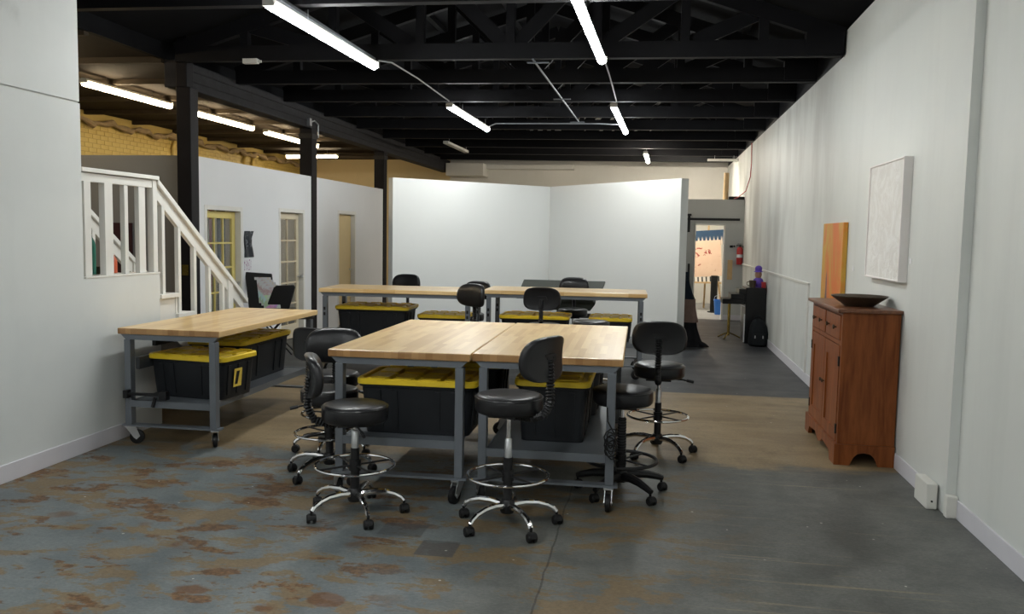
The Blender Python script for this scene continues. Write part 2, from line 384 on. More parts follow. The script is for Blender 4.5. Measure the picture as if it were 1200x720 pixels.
def shell():
    struct('floor', MB().box(-9.6, 2.1, YF-.2, YB+.2, -.12, 0), 'floor', 'worn painted concrete floor with rust and tan patches', 'floor')
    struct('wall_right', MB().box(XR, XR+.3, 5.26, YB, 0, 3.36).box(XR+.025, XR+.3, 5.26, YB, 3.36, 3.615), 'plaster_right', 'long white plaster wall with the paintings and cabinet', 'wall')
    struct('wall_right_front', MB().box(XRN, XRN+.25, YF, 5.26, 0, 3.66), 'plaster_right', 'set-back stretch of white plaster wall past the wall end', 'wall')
    b = struct('baseboard_right', MB().box(XR-.012, XR, 5.40, 6.30, 0, .11).box(XR-.012, XR, 7.5, YPART-.1, 0, .11), 'lilac_base', 'pale vinyl baseboard along the long white wall', 'baseboard', bevel=.003)
    struct('baseboard_right_front', MB().box(XRN-.012, XRN, YF, 5.25, 0, .11), 'lilac_base', 'pale vinyl baseboard along the set-back white wall', 'baseboard', bevel=.003)
    # stair wall: tall part ends early, low part carries the landing
    m = MB().prism([(YF, 0), (6.38, 0), (6.38, 1.235), (5.44, 1.235), (5.44, 2.455), (YF, 2.455)], lambda u, v, t: (t, u, v), XL-.16, XL)
    wl = struct('wall_left', m, 'plaster_left', 'white plastered stair wall that steps down to the landing', 'wall')
    struct('wall_panel', MB().box(XL-.15, XL+.006, YF, 5.43, 2.463, 3.75), 'plaster_left', '', '', wl, bevel=.004)
    struct('seam', MB().box(XL-.15, XL-.006, YF, 5.43, 2.455, 2.463), 'plaster_part', '', '', wl)
    struct('baseboard_left', MB().box(XL, XL+.012, YF, 5.95, 0, .115), 'lilac_base', 'pale vinyl baseboard along the stair wall', 'baseboard', bevel=.003)
    struct('wall_back', MB().box(-5.2, 2.1, YB, YB+.2, 0, 5.0), 'plaster_back', 'off-white rear wall behind the display panels', 'wall')
    struct('wall_back_left', MB().box(-9.6, -5.2, YB, YB+.2, 0, 5.0), 'plaster_warm_glow', 'rear wall of the side bay with warm lamp glow painted into its colour', 'wall')
    struct('wall_front', MB().box(-4.2, 2.1, YF-.2, YF, 0, 5.0), 'plaster_front', 'plain white end wall facing the studio', 'wall')
    # gable roof over the studio
    t = .06
    prof = [(XR+.3, 3.62), (XR+.3, 3.62+t), RIDGE and (RIDGE[0], RIDGE[1]+t), (-5.5, 3.62+t), (-5.5, 3.62), (RIDGE[0], RIDGE[1])]
    struct('ceiling', MB().prism(prof, lambda u, v, y: (u, y, v), YF-.2, YB+.2), 'deck', 'black painted pitched roof deck above the trusses', 'ceiling')
    c2 = struct('ceiling_left', MB().box(-9.6, -5.43, 4.0, YB+.2, 3.50, 3.56), 'bay_deck', 'low brown board ceiling of the side bay', 'ceiling')
    jm = cached('joist', lambda: MB().box(-9.2, -5.43, -.035, .035, 3.435, 3.50).mesh('joist', 'bay_joist'))
    for k in range(13):
        o = link('joist', jm, c2, (0, 5.0+1.30*k, 0)); o['kind'] = 'structure'
    struct('trim_1', MB().box(-5.46, -5.40, 4.0, YB, 3.475, 3.70), 'deck', 'dark fascia board where the two ceilings meet', 'trim')
    # yellow brick wall behind the offices
    wb = struct('wall_brick', MB().box(XB-.2, XB, 4.0, YB, 0, 3.5), 'mortar', 'yellow painted brick wall above the office block', 'wall')
    def brick():
        a = MB().box(-.0, .014, -.099, .099, -.032, .032); return a.mesh('brick', 'brick')
    bm_ = cached('brick', brick)
    rows = []
    for r in range(11):
        z = 2.58 + .0745*r
        for k in range(50):
            y = 11.3 + .207*k + (.1035 if r % 2 else 0)
            if y < YB-.1: rows.append((y, z))
    rows.sort(key=lambda q: q[0] - (5 if q[1] > 2.68 else 0)); big = rows[:300]; rest = rows[300:]
    for y, z in big:
        o = link('brick', bm_, wb, (XB, y, z)); o['kind'] = 'structure'
    m = MB()
    for y, z in rest: m.box(XB, XB+.014, y-.099, y+.099, z-.032, z+.032)
    o = part('bricks', m, 'brick', wb); o['kind'] = 'stuff'
    # office block: front face (towards the stairs) and door wall
    doors = [(9.38, 10.24, 1.85), (11.40, 12.22, 1.88), (13.68, 14.48, 1.92)]
    th = .12
    m = MB(); y = 9.12
    for a, b_, h in doors:
        if 13 < a < 14: m.box(XO-th, XO, y, 12.515, 0, 2.44); y = 12.725
        m.box(XO-th, XO, y, a, 0, 2.44); m.box(XO-th, XO, a, b_, h, 2.44); y = b_
    m.box(XO-th, XO, y, 16.05, 0, 2.44)
    wo = struct('wall_office', m, 'plaster_office', 'white office partition with three doors', 'wall')
    struct('wall_office_front', MB().box(XB, XO-th, 9.12, 9.24, 0, 2.44), 'plaster_dark', 'grey end of the office block behind the stairs', 'wall')
    struct('wall_office_back', MB().box(XB, XO-th, 15.93, 16.05, 0, 2.44), 'plaster_office', 'far end of the office block', 'wall')
    struct('wall_office_inner', MB().box(XO-1.5, XO-1.4, 9.25, 15.92, 0, 2.44), 'plaster_back', 'inner wall seen through the office doors', 'wall')
    return doors
DOORS = shell()

struct('trim_3', MB().box(XR+.001, XR+.024, 8.86, YB, 3.362, 3.615), 'black_wood', 'black timber plate along the top of the long white wall', 'trim')
def door(n, y0, y1, h, mat, label, panes, open_=False):
    """French door set back in the office wall; panes = (columns, rows)."""
    base = (XO-.06, (y0+y1)/2, 0); root = link('door_%d' % n, None, None, base); tag(root, label, 'door', None, 'structure')
    W = y1-y0
    def P(name, m, mt, parent=root, **k):
        o = part(name, m, mt, parent, **k); o['kind'] = 'structure'; return o
    P('door_frame', MB().box(-.06, .066, -W/2-.04, -W/2+.015, 0, h+.04).box(-.06, .066, W/2-.015, W/2+.04, 0, h+.04), 'white_paint', bevel=.003)
    P('door_head', MB().box(-.06, .066, -W/2+.016, W/2-.016, h-.015, h+.04), 'white_paint', bevel=.003)
    a, b_ = -W/2+.02, W/2-.02; H = h-.025; s = .085
    if not panes:
        P('door_panel', MB().box(-.045, -.01, a, b_, .01, H), mat, bevel=.004)
        P('hinge', MB().box(-.012, 0, a+.0, a+.03, 1.5, 1.6).box(-.012, 0, a, a+.03, .3, .4), 'zinc')
        P('door_handle', MB().cyl((-.01, b_-.08, .95), (.05, b_-.08, .95), .011).cyl((.045, b_-.08, .95), (.045, b_-.20, .95), .010), 'zinc', smooth=True)
        return
    P('stile', MB().box(-.045, -.01, a, a+s, .01, H), mat, bevel=.004); P('stile', MB().box(-.045, -.01, b_-s, b_, .01, H), mat, bevel=.004)
    P('rail', MB().box(-.045, -.01, a+s, b_-s, H-s, H), mat, bevel=.004); P('rail', MB().box(-.045, -.01, a+s, b_-s, .01, .22), mat, bevel=.004)
    cx, rz = panes; ia, ib, iz, it = a+s, b_-s, .22, H-s; g = .022
    dw, dh = (ib-ia)/cx, (it-iz)/rz
    for i in range(1, cx): P('muntin', MB().box(-.042, -.013, ia+dw*i-g/2, ia+dw*i+g/2, iz, it), mat)
    for j in range(1, rz): P('muntin', MB().box(-.041, -.014, ia, ib, iz+dh*j-g/2, iz+dh*j+g/2), mat)
    for i in range(cx):
        for j in range(rz): P('pane', MB().box(-.030, -.026, ia+dw*i+g/2, ia+dw*(i+1)-g/2, iz+dh*j+g/2, iz+dh*(j+1)-g/2), 'glass')
    P('door_handle', MB().cyl((-.01, b_-.04, .92), (.045, b_-.04, .92), .012).lathe([(0, -.01), (.026, 0), (.026, .03), (0, .045)], 12, (.05, b_-.04, .91)), 'zinc', smooth=True)
door(1, *DOORS[0], 'door_yellow', 'yellow french door with glass panes near the stairs', (3, 5))
door(2, *DOORS[1], 'door_beige', 'beige french door with glass panes beside the magazine rack', (2, 5))
door(3, *DOORS[2], 'door_tan', 'plain tan door far along the office wall', None)

def hanging(y, z0, z1, wd, mat, label):
    m = MB(); pts = []
    n = 14
    ring = lambda z, k: [(XO-.150+.018*math.sin(i*1.3+k)+dx, y-wd/2+wd*i/n, z) for dx, rng in ((0, range(n+1)), (-.012, range(n, -1, -1))) for i in rng]
    m.loft([ring(z0, .6), ring((z0+z1)/2, .3), ring(z1, 0)])
    m.cyl((XO-.130, y-wd/2-.03, z1+.01), (XO-.130, y+wd/2+.03, z1+.01), .008, n=6)
    tag(part('hanging_cloth', m, mat, smooth=True), label, 'cloth')
hanging(9.58, .30, 1.93, .18, 'fabric', 'patterned cloth hanging behind the panes of the yellow door')
hanging(10.02, .35, 1.93, .20, 'cloth_navy', 'dark blue cloth hanging behind the panes of the yellow door')
hanging(9.79, .80, 1.93, .10, 'red', 'narrow red cloth hanging behind the panes of the yellow door')

# end room with sliding barn door
def end_room():
    a, b_, h = .80, 1.40, 1.89; m = MB()
    m.box(-.6, a, YPART, YPART+.12, 0, 2.37).box(a, b_, YPART, YPART+.12, h, 2.37).box(b_, XR, YPART, YPART+.12, 0, 2.37)
    struct('wall_partition', m, 'plaster_part', 'low grey partition wall with the barn door opening', 'wall')
    struct('trim_2', MB().box(a-.0, a+.03, YPART-.012, YPART+.13, 0, h).box(b_-.03, b_, YPART-.012, YPART+.13, 0, h).box(a, b_, YPART-.012, YPART+.13, h-.03, h), 'white_paint', 'white lining of the barn door opening', 'trim', bevel=.003)
    struct('baseboard_back', MB().box(b_+.0, XR, YPART-.012, YPART, 0, .10), 'lilac_base', 'pale baseboard under the fire extinguisher', 'baseboard')
    root = link('door_4', None, None, (.42, YPART-.05, 0)); tag(root, 'grey sliding barn door hung from a black rail', 'door', None, 'structure')
    def P(n, mb, mt, **k):
        o = part(n, mb, mt, root, **k); o['kind'] = 'structure'; return o
    P('door_panel', MB().box(-.36, .36, -.018, .018, .02, 1.93), 'door_grey', bevel=.004)
    P('hanger', MB().box(.24, .29, -.034, -.018, 1.72, 2.06).lathe([(0, -.02), (.045, -.02), (.045, .02), (0, .02)], 16, (.265, -.03, 2.06)), 'black_iron')
    P('hanger', MB().box(-.29, -.24, -.034, -.018, 1.72, 2.06), 'black_iron')
    P('door_handle', MB().box(.27, .31, -.06, -.045, .80, 1.10).box(.275, .305, -.045, -.018, .82, .86).box(.275, .305, -.045, -.018, 1.04, 1.08), 'black_iron')
    o = part('door_rail', MB().box(-.45, 1.66, YPART-.072, YPART-.062, 1.955, 2.0).cyl((-.2, YPART-.07, 1.978), (-.2, YPART, 1.978), .015).cyl((.6, YPART-.07, 1.978), (.6, YPART, 1.978), .015).cyl((1.58, YPART-.07, 1.978), (1.58, YPART, 1.978), .015), 'black_iron')
    tag(o, 'long black iron rail for the sliding barn door', 'rail')
end_room()

# ------------------------------------------------------------------ timber: posts, beam, trusses
def timber():
    for y, wd, lab in ((8.97, .17, 'thick black timber post rising behind the stair railing'), (12.62, .20, 'slim dark timber post between the second and third office doors'), (16.17, .20, 'dark timber post at the far end of the office wall')):
        base = (XO-wd/2+(.10 if y < 9 else .012), y, 0); r = empty('timber_post', base, 0, lab, 'post', 'posts under the long beam')
        part('shaft', MB().box(-wd/2, wd/2, -wd/2, wd/2, 0, 3.17), 'post_wood', r, bevel=.008)
        if y > 9: part('cap_bracket', MB().box(-wd/2-.01, wd/2+.01, -wd/2-.01, wd/2+.01, 3.02, 3.09), 'black_iron', r)
        if y < 9:
            part('switch_plate', MB().box(-.04, .04, -wd/2-.008, -wd/2, 1.08, 1.20), 'gold', r, label='small brass switch plate')
            part('upper_post', MB().box(-wd/2, wd/2-.04, -wd/2, wd/2-.02, 3.17, 3.95), 'post_wood', r, bevel=.008)
    b = empty('roof_beam', (XBEAM, 15.2, 3.17), 0, 'long weathered dark beam carried on the timber posts', 'beam')
    part('timber', MB().box(-.11, .11, -6.3, 6.38, 0, .30), 'beam_wood', b, bevel=.012)
    part('flashing', MB().box(.11, .125, -6.3, 6.38, .20, .215).box(.11, .12, -6.3, 6.38, .09, .10), 'post_wood', b)
    m = MB().tube([(.13, -2.75, .02), (.13, -2.75, .08), (.13, -2.6, .12), (.13, -2.45, .08), (.13, -2.45, -.12)], .012, 6)
    part('conduit', m, 'pipe', b, smooth=True); part('junction_box', MB().box(.11, .16, -2.85, -2.77, .02, .13), 'pipe', b)
    # trusses
    x0, x1 = -5.2, XR; xr, zr = RIDGE
    sl_r = (RIDGE[1]-3.62)/(XR+.3-xr); sl_l = (RIDGE[1]-3.62)/(xr+5.5)
    top = lambda x: (zr - (x-xr)*sl_r if x > xr else zr - (xr-x)*sl_l) - .16
    posts = [-4.4, -3.4, -2.45, -1.5, -.62, .25, 1.0]
    def mk():
        d = []
        d.append(('bottom_chord', MB().beam((x0, 0, ZT+.13), (x1, 0, ZT+.08), .09, .16)))
        d.append(('top_chord', MB().beam((xr, 0, top(xr)), (x1-.0, 0, top(x1)), .085, .15, (0, 0, 1))))
        d.append(('top_chord', MB().beam((x0, 0, top(x0)), (xr, 0, top(xr)), .085, .15, (0, 0, 1))))
        for x in posts: d.append(('web_post', MB().box(x-.045, x+.045, -.04, .04, ZT+.14, top(x))))
        for a, b_ in zip(posts[:3], posts[1:4]): d.append(('diagonal', MB().beam((b_-.03, .035, ZT+.15), (a+.03, .035, top(a)), .05, .14, (0, 0, 1))))
        for a, b_ in zip(posts[3:6], posts[4:7]): d.append(('diagonal', MB().beam((a+.03, .035, ZT+.15), (b_-.03, .035, top(b_)), .05, .14, (0, 0, 1))))
        d.append(('heel_block', MB().box(x1-.35, x1, -.06, .06, ZT+.02, 3.60)))
        return [(n, m.mesh(n, 'black_wood')) for n, m in d]
    parts = mk()
    for y in TRUSS_Y:
        k_ = len(TRUSS_Y)-1-TRUSS_Y.index(y)
        r = empty('roof_truss', (0, y, 0), 0, 'black painted timber roof truss, %s counted from the rear wall' % ORD[k_], 'truss', 'roof trusses over the studio')
        for n, me in parts: link(n, me, r, bevel=0)
    # purlins between deck and trusses
    for k, x in enumerate((-4.0, -2.9, -2.0, -.9, .1, .95)):
        part_ = part('purlin', MB().box(x-.035, x+.035, YF, YB, top(x)+.078, top(x)+.142), 'black_wood'); tag(part_, 'black purlin along the roof over the trusses, %s from the timber beam' % ORD[k], 'purlin', 'purlins under the roof deck')
timber()

# ------------------------------------------------------------------ lamps
def strip_light(x, y, z, length, rz, tube, label, group, hang=.10, wide=.075, wires=(-.5, .5), flat=True, name='strip_light'):
    r = empty(name, (x, y, z), rz, label, 'strip light', group)
    part('housing', MB().box(-wide/2*.7, wide/2*.7, -length/2, length/2, .014 if flat else .030, .060), 'fixture', r, bevel=.004)
    if flat: ring = lambda yy: [(wide/2*math.cos(PI+PI*k/6), yy, .014+.036*math.sin(PI+PI*k/6)) for k in range(7)]
    else: ring = lambda yy: [(wide/2*math.cos(2*PI*k/12), yy, -.008+.030*math.sin(2*PI*k/12)) for k in range(12)]
    part('tube', MB().loft([ring(-length/2+.02), ring(length/2-.02)]), tube, r, smooth=True)
    part('end_cap', MB().box(-wide/2-.005, wide/2+.005, -length/2-.006, -length/2+.02, .0, .055), 'fixture', r)
    part('end_cap', MB().box(-wide/2-.005, wide/2+.005, length/2-.02, length/2+.006, .0, .055), 'fixture', r)
    for s in wires: part('hanger_wire', MB().cyl((0, s, .058), (0, s, .06+hang), .003, n=5), 'pipe', r)
    return r
g1 = 'strip lights over the studio'
LAMP_LABEL = {(-2.78, 7.10): 'glowing white strip light hung between the stairs and the joined tables', (-.55, 7.0): 'glowing white strip light hung over the joined work tables',
              (-2.62, 12.05): 'glowing white strip light hung in front of the display panel by the offices', (-.51, 12.3): 'glowing white strip light hung in front of the display panel with a seam'}
for (x, y, L) in ((-2.78, 7.10, 2.30), (-2.62, 12.05, 2.40), (-.55, 7.0, 2.30), (-.51, 12.3, 2.7), (-2.9, 1.9, 2.4), (-.55, 1.9, 2.4), (-2.9, -2.6, 2.4), (-.55, -2.6, 2.4)):
    ws = [t-y for t in TRUSS_Y if abs(t-y) < L/2] or [-.5, .5]
    strip_light(x, y, 3.22, L, -.015 if x < -1 else -.025, 'tube_cool', LAMP_LABEL.get((x, y), 'glowing white strip light hung over the open front of the studio'), g1, ZT-3.22-.058, wires=ws)
strip_light(-.18, 17.95, 3.22, 1.9, -.02, 'tube_warm_white', 'glowing strip light far back, near the rear wall', None, ZT-3.22-.058, wires=[-.35])
strip_light(.55, 19.19, 3.425, 1.2, PI/2, 'tube_warm_white', 'strip light above the room with the easel', None, .05)
g2 = 'warm strip lights in the side bay'
for y, L in ((7.9, 2.2), (10.58, 1.92), (13.12, 1.96), (15.8, 2.4)):  # the nearest strip is unseen behind the stair wall, added to light the bay
    strip_light(-6.93, y, 3.36, L, 0, 'tube_warm', 'warm glowing strip light under the side bay ceiling, %s along from the stair wall' % ORD[(7.9, 10.58, 13.12, 15.8).index(y)], g2, 3.50-3.36-.058, .085, (-.5, .5), False)
strip_light(-8.0, 19.3, 3.36, 1.35, PI/2-.12, 'tube_warm', 'short warm strip light set crosswise under the side bay ceiling', None, .082, .085, (-.4, .4), False)

def conduits():
    o = part('lamp_conduit', MB().tube([(-2.74, 8.3, 3.30), (-2.70, 8.6, 3.34), (-2.68, 9.5, 3.345), (-2.64, 10.85, 3.30)], .008, 6), 'pipe', smooth=True)
    tag(o, 'thin conduit linking the strip lights on the stair side', 'conduit')
    o = part('lamp_conduit', MB().tube([(-.52, 8.15, 3.30), (-.52, 9.5, 3.335), (-.51, 10.95, 3.30)], .008, 6), 'pipe', smooth=True)
    tag(o, 'thin conduit linking the strip lights nearer the long white wall', 'conduit')
    o = part('lamp_conduit', MB().tube([(-2.60, 13.28, 3.28), (-2.5, 13.4, 3.345), (-2.2, 13.45, 3.35), (-.9, 13.5, 3.35), (-.6, 13.55, 3.345), (-.5, 13.68, 3.28)], .011, 6), 'pipe', smooth=True)
    tag(o, 'pale conduit crossing between the two rows of strip lights', 'conduit')
    r = empty('sprinkler_pipe', (-1.2, 10.6, 3.30), 0, 'thin pipe with cross brackets slung under the trusses', 'pipe')
    part('pipe', MB().cyl((-.04, -2.0, .05), (.02, 2.7, .05), .010, n=8), 'steel', r, smooth=True)
    for y in (-1.9, .4, 2.6): part('bracket', MB().box(-.11, .11, y-.015, y+.015, .03, .042), 'steel', r)
    o = part('lamp_track', MB().box(-.02, .02, -1.25, 1.25, 0, .025), 'steel_dark', None, (-2.86, 7.25, 3.343)); tag(o, 'thin metal channel above the strip light on the stair side', 'channel')
    r = empty('unlit_lamp', (1.45, 19.0, 3.26), 0, 'unlit strip fixture by the long white wall', 'strip light')
    part('housing', MB().box(-.35, .35, -.04, .04, 0, .05), 'fixture', r, bevel=.004); part('hanger_wire', MB().cyl((.2, 0, .05), (.2, 0, .12), .004, n=5).cyl((-.2, 0, .05), (-.2, 0, .12), .004, n=5), 'pipe', r)
    r = empty('unlit_lamp', (-3.9, 16.7, 3.29), 0, 'unlit strip fixture near the far end of the beam', 'strip light')
    part('housing', MB().box(-.05, .05, -.9, .9, 0, .05), 'fixture', r, bevel=.004); part('hanger_wire', MB().cyl((0, .88, .05), (0, .88, .13), .004, n=5).cyl((0, -.62, .05), (0, -.62, .13), .004, n=5), 'pipe', r)
    o = part('duct_box', MB().box(-5.15, -4.2, 20.9, YB-.002, 3.05, 3.36).box(-4.2, -2.0, 21.3, YB-.002, 3.25, 3.36), 'plaster_back', bevel=.01); tag(o, 'boxed-in duct high on the rear wall at the end of the beam', 'duct')
    o = part('hanging_cable', MB().tube([(XR-.015, 16.35, 3.36), (XR-.012, 16.3, 3.0), (XR-.02, 16.3, 2.75), (XR-.06, 16.6, 2.50), (XR-.16, 17.1, 2.40), (XR-.22, 17.32, 2.385)], .008, 6), 'red', smooth=True)
    tag(o, 'thin red cable looping down the long white wall', 'cable')
    o = part('wall_conduit', MB().box(XR-.02, XR, 9.95, YPART-.05, 1.10, 1.125).box(XR-.02, XR, 9.95, 9.98, .11, 1.11), 'white_paint'); tag(o, 'white painted surface conduit running along the long white wall', 'conduit')
    o = part('sensor_box', MB().box(-.12, .04, -.03, .03, 0, .05).box(.04, .08, -.01, .01, .01, .035), 'fixture', None, (-4.25, 8.70, 3.37)); tag(o, 'small pale box fixed to the truss near the thick post', 'box')
    m = MB(); pts = []; rad = []
    for k in range(70):
        y = 12.2+.13*k; pts.append((XB+.10, y, 3.325+.03*math.sin(k*.9)+.02*math.sin(k*2.3))); rad.append(.045+.018*math.sin(k*1.7)+.012*math.sin(k*3.1))
    o = part('wrapped_pipe', m.tube(pts, rad, 8), 'wrap', smooth=True); tag(o, 'lumpy wrapped pipe along the top of the yellow brick wall', 'pipe')
    for k, y in enumerate((15.3, 18.2, 18.6)):
        o = part('wall_pipe', MB().tube([(XB+.10, y+.25, 3.34), (XB+.05, y+.05, 3.28), (XB+.045, y, 3.15), (XB+.045, y, 2.3)], .035, 8), 'brick', smooth=True); tag(o, 'yellow painted pipe running down the brick wall, %s beyond the thick post' % ORD[k], 'pipe', 'pipes on the brick wall')
conduits()

# ------------------------------------------------------------------ stairs and railing
def stairs():
    run, rise = .25, .1775; y0 = 6.385; n = 6
    r = empty('staircase', (-4.45, 7.1, 0), 0, 'white painted open staircase coming down from the landing', 'stairs'); L = neg((-4.45, 7.1, 0))
    part('landing', MB().box(-5.05, XL-.165, 4.6, 6.38, 1.14, 1.235), 'white_paint', r, L)
    part('landing_edge', MB().box(XL-.16, XL+.004, 5.46, 6.39, 1.236, 1.25), 'white_paint', r, L, bevel=.003)
    part('landing_post', MB().box(-5.05, -4.97, 4.62, 4.70, 0, 1.14).box(-5.05, -4.97, 6.29, 6.37, 0, 1.14), 'white_paint', r, L)
    for k in range(n):
        z = 1.24 - rise*(k+1); y = y0 + run*k
        part('tread', MB().box(-5.05, XL+.012, y, y+run+.025, z-.035, z), 'white_paint', r, L, bevel=.004)
        part('riser', MB().box(-5.05, XL-.012, y-.002, y+.016, z, z+rise-.036), 'white_paint', r, L)
    for x in (XL-.035, -5.03):
        pts = [(y0, 1.24-.035)]
        for k in range(n):
            z = 1.24 - rise*(k+1) - .036; pts += [(y0+run*k, z), (y0+run*(k+1), z)]
        pts += [(y0+run*n, 0.0), (y0+run*n-.22, 0.0), (y0, .82)]
        part('stringer', MB().prism(pts[1:], lambda u, v, t: (t, u, v), x-.015, x+.015), 'white_paint', r, L)
    def rail(x, label, landing):
        b = (x, 7.0, 0); q = empty('stair_railing', b, 0, label, 'railing'); N = neg(b)
        zr = lambda y: 2.005 + (0 if landing else .13) - .70*(y-6.39)
        y1 = 7.93
        ys = 6.39 if landing else 6.45
        part('handrail', MB().prism([(ys, zr(ys)), (y1, zr(y1)), (y1, zr(y1)-.05), (ys, zr(ys)-.05)], lambda u, v, t: (t, u, v), x-.045, x+.045), 'white_paint', q, N, bevel=.004)
        part('rail_board', MB().prism([(ys, zr(ys)-.05), (y1-.05, zr(y1-.05)-.05), (y1-.05, zr(y1-.05)-.16), (ys, zr(ys)-.16)], lambda u, v, t: (t, u, v), x-.018, x+.018), 'white_paint', q, N, bevel=.003)
        for k in range(n):
            for fy in ((.10,) if k else (.11,)):
                y = y0+run*k+fy; z = 1.24-rise*(k+1)
                if k < n-1: part('baluster', MB().prism([(y-.02, z), (y+.02, z), (y+.02, zr(y+.02)-.15), (y-.02, zr(y-.02)-.15)], lambda u, v, t: (t, u, v), x-.018, x+.018), 'white_paint', q, N)
        y = 7.60; part('newel_post', MB().prism([(y-.045, 1.24-rise*5), (y+.045, 1.24-rise*5), (y+.045, zr(y+.045)-.05), (y-.045, zr(y-.045)-.05)], lambda u, v, t: (t, u, v), x-.034, x+.034), 'white_paint', q, N, bevel=.003)
        if landing:
            part('handrail', MB().box(x-.05, x+.05, 5.45, 6.40, 1.991, 2.022), 'white_paint', q, N, bevel=.004)
            part('rail_board', MB().box(x-.02, x+.024, 5.45, 6.335, 1.925, 1.985), 'white_paint', q, N, bevel=.003)
            for y, w_, d in ((5.535, .075, .05), (5.775, .095, .05), (5.995, .045, .04), (6.20, .085, .04)):
                part('baluster', MB().box(x-d/2, x+d/2, y-w_/2, y+w_/2, 1.25, 1.93), 'white_paint', q, N, bevel=.003)
            part('newel_post', MB().box(x-.025, x+.03, 6.335, 6.395, 1.25, 1.99), 'white_paint', q, N, bevel=.004)
    rail(XL-.05, 'white wooden railing on the landing and the studio side of the stairs', True)
    rail(-4.98, 'white wooden railing on the far side of the stairs', False)
    # things left on the landing
    def bottle(x, y, h, rad, mat, cap, label):
        q = empty('bottle', (x, y, 1.236), 0, label, 'bottle')
        part('body', MB().lathe([(0, 0), (rad, 0), (rad, h*.62), (rad*.9, h*.7), (rad*.38, h*.84), (rad*.36, h*.92)], 16), mat, q, smooth=True)
        part('cap', MB().lathe([(0, h*.90), (rad*.45, h*.90), (rad*.45, h), (0, h)], 12), cap, q, smooth=True)
    bottle(-4.16, 5.80, .36, .045, 'bottle_green', 'bottle_dark', 'green bottle standing on the stair landing behind the railing')
    bottle(-4.16, 6.08, .17, .032, 'bottle_red', 'cap_white', 'small orange bottle with white cap on the stair landing')
    q = empty('coffee_can', (-4.16, 5.91, 1.236), 0, 'small dark brown can on the stair landing beside the bottles', 'can')
    part('body', MB().lathe([(0, 0), (.035, 0), (.036, .002), (.035, .06), (.037, .062), (.037, .07), (0, .07)], 16), 'bowl', q, smooth=True)
    o = part('wall_hanging', MB().box(-6.30, -5.98, 9.095, 9.12, .95, 1.66), 'dark_print'); tag(o, 'dark red cloth hung on the grey office end wall behind the stairs', 'wall hanging')
stairs()

# ------------------------------------------------------------------ work tables
def caster(root, x, y, ang, lock=True):
    c = link('caster', cached('caster', lambda: MB().prism([(-.03, .135), (.045, .135), (.05, .12), (.075, .06), (.05, .035), (.03, .05)], lambda u, v, t: (t, u-.005, v), -.022, -.019)
             .prism([(-.03, .135), (.045, .135), (.05, .12), (.075, .06), (.05, .035), (.03, .05)], lambda u, v, t: (t, u-.005, v), .019, .022)
             .box(-.028, .028, -.035, .045, .128, .138).cyl((-.026, .045, .053), (.026, .045, .053), .008).mesh('caster', 'zinc')), root, (x, y, 0), (0, 0, ang))
    link('wheel', cached('wheel', lambda: MB().loft([[(xx, .045+r*math.cos(2*PI*k/20), .053+r*math.sin(2*PI*k/20)) for k in range(20)] for xx, r in ((-.016, .02), (-.016, .045), (-.012, .052), (.012, .052), (.016, .045), (.016, .02))]).mesh('wheel', 'rubber', True)), c)
    return c

def table(label, x, y, rz, W, D, z, shelf, long='y', cast=(.3, -.6, 2.6, .9), slots=False, group=None):
    r = empty('work_table', (x, y, 0), rz, label, 'table', group)
    t = .045
    part('tabletop', MB().box(-W/2, W/2, -D/2, D/2, z-t, z), 'butcher_'+long, r, bevel=.006)
    zi = z-t; ins = .065; lw = .05; ld = .06
    a, b_ = W/2-ins, D/2-.045
    # top channels across both ends and stretchers between
    for s in (-1, 1):
        yy = s*b_
        part('end_rail', MB().prism([(-W/2+.015, zi), (W/2-.015, zi), (W/2-.055, zi-.04), (-W/2+.055, zi-.04)], lambda u, v, q: (u, q, v), yy-ld/2, yy+ld/2), 'steel', r)
        part('foot_rail', MB().box(-a-.05, a+.05, yy-.035, yy+.035, .138, .152), 'steel', r)
    for s in (-1, 1):
        part('side_rail', MB().box(s*a*.45-.02, s*a*.45+.02, -b_+ld/2, b_-ld/2, zi-.045, zi), 'steel', r)
    for sx in (-1, 1):
        for sy in (-1, 1):
            lg = part('leg', MB().box(sx*a-lw/2, sx*a+lw/2, sy*b_-ld/2, sy*b_+ld/2, .152, zi-.04), 'steel', r, bevel=.004)
            if slots:
                for zz in (zi-.20, zi-.26): part('slot', MB().box(sx*a-.011, sx*a+.011, sy*b_-ld/2-.002, sy*b_-ld/2, zz, zz+.035), 'rubber', lg)
    s_ = part('shelf', MB().box(-a+.03, a-.03, -b_-.02, b_+.02, shelf-.012, shelf), 'steel', r)
    for sy in (-1, 1): part('shelf_lip', MB().box(-a+lw/2, a-lw/2, sy*b_-.03, sy*b_-.018, shelf-.045, shelf+.004), 'steel', s_)
    for sx in (-1, 1): part('shelf_lip', MB().box(sx*(a-.028)-.006, sx*(a-.028)+.006, -b_+.02, b_-.02, shelf-.045, shelf+.004), 'steel', s_)
    k = 0
    for sy in (-1, 1):
        for sx in (-1, 1): caster(r, sx*a, sy*b_, cast[k]); k += 1
    return r
TL = table('butcher block work table on casters standing against the stair wall', -3.46, 6.60, .005, .80, 1.86, .87, .33, 'y', (-1.3, .45, 2, 1))
TM1 = table('butcher block work table joined on the stair side, big tote beneath', -1.484, 5.765, .015, .868, 1.86, .90, .37, 'y', (.7, 2.75, 1, 2))
TM2 = table('butcher block work table joined on the cabinet side, power cord on its leg', -.602, 5.81, .015, .885, 1.85, .90, .33, 'y', (.4, 3.1, 2, 1))
TB1 = table('tall butcher block table near the office doors, facing the display panels', -2.825, 9.50, .055, 1.75, .80, .97, .40, 'x', (1, 2, .5, 1), True)
TB2 = table('tall butcher block table in front of the drafting board', -.985, 9.97, .033, 1.86, .80, .97, .40, 'x', (1, 2, .5, 1), True)

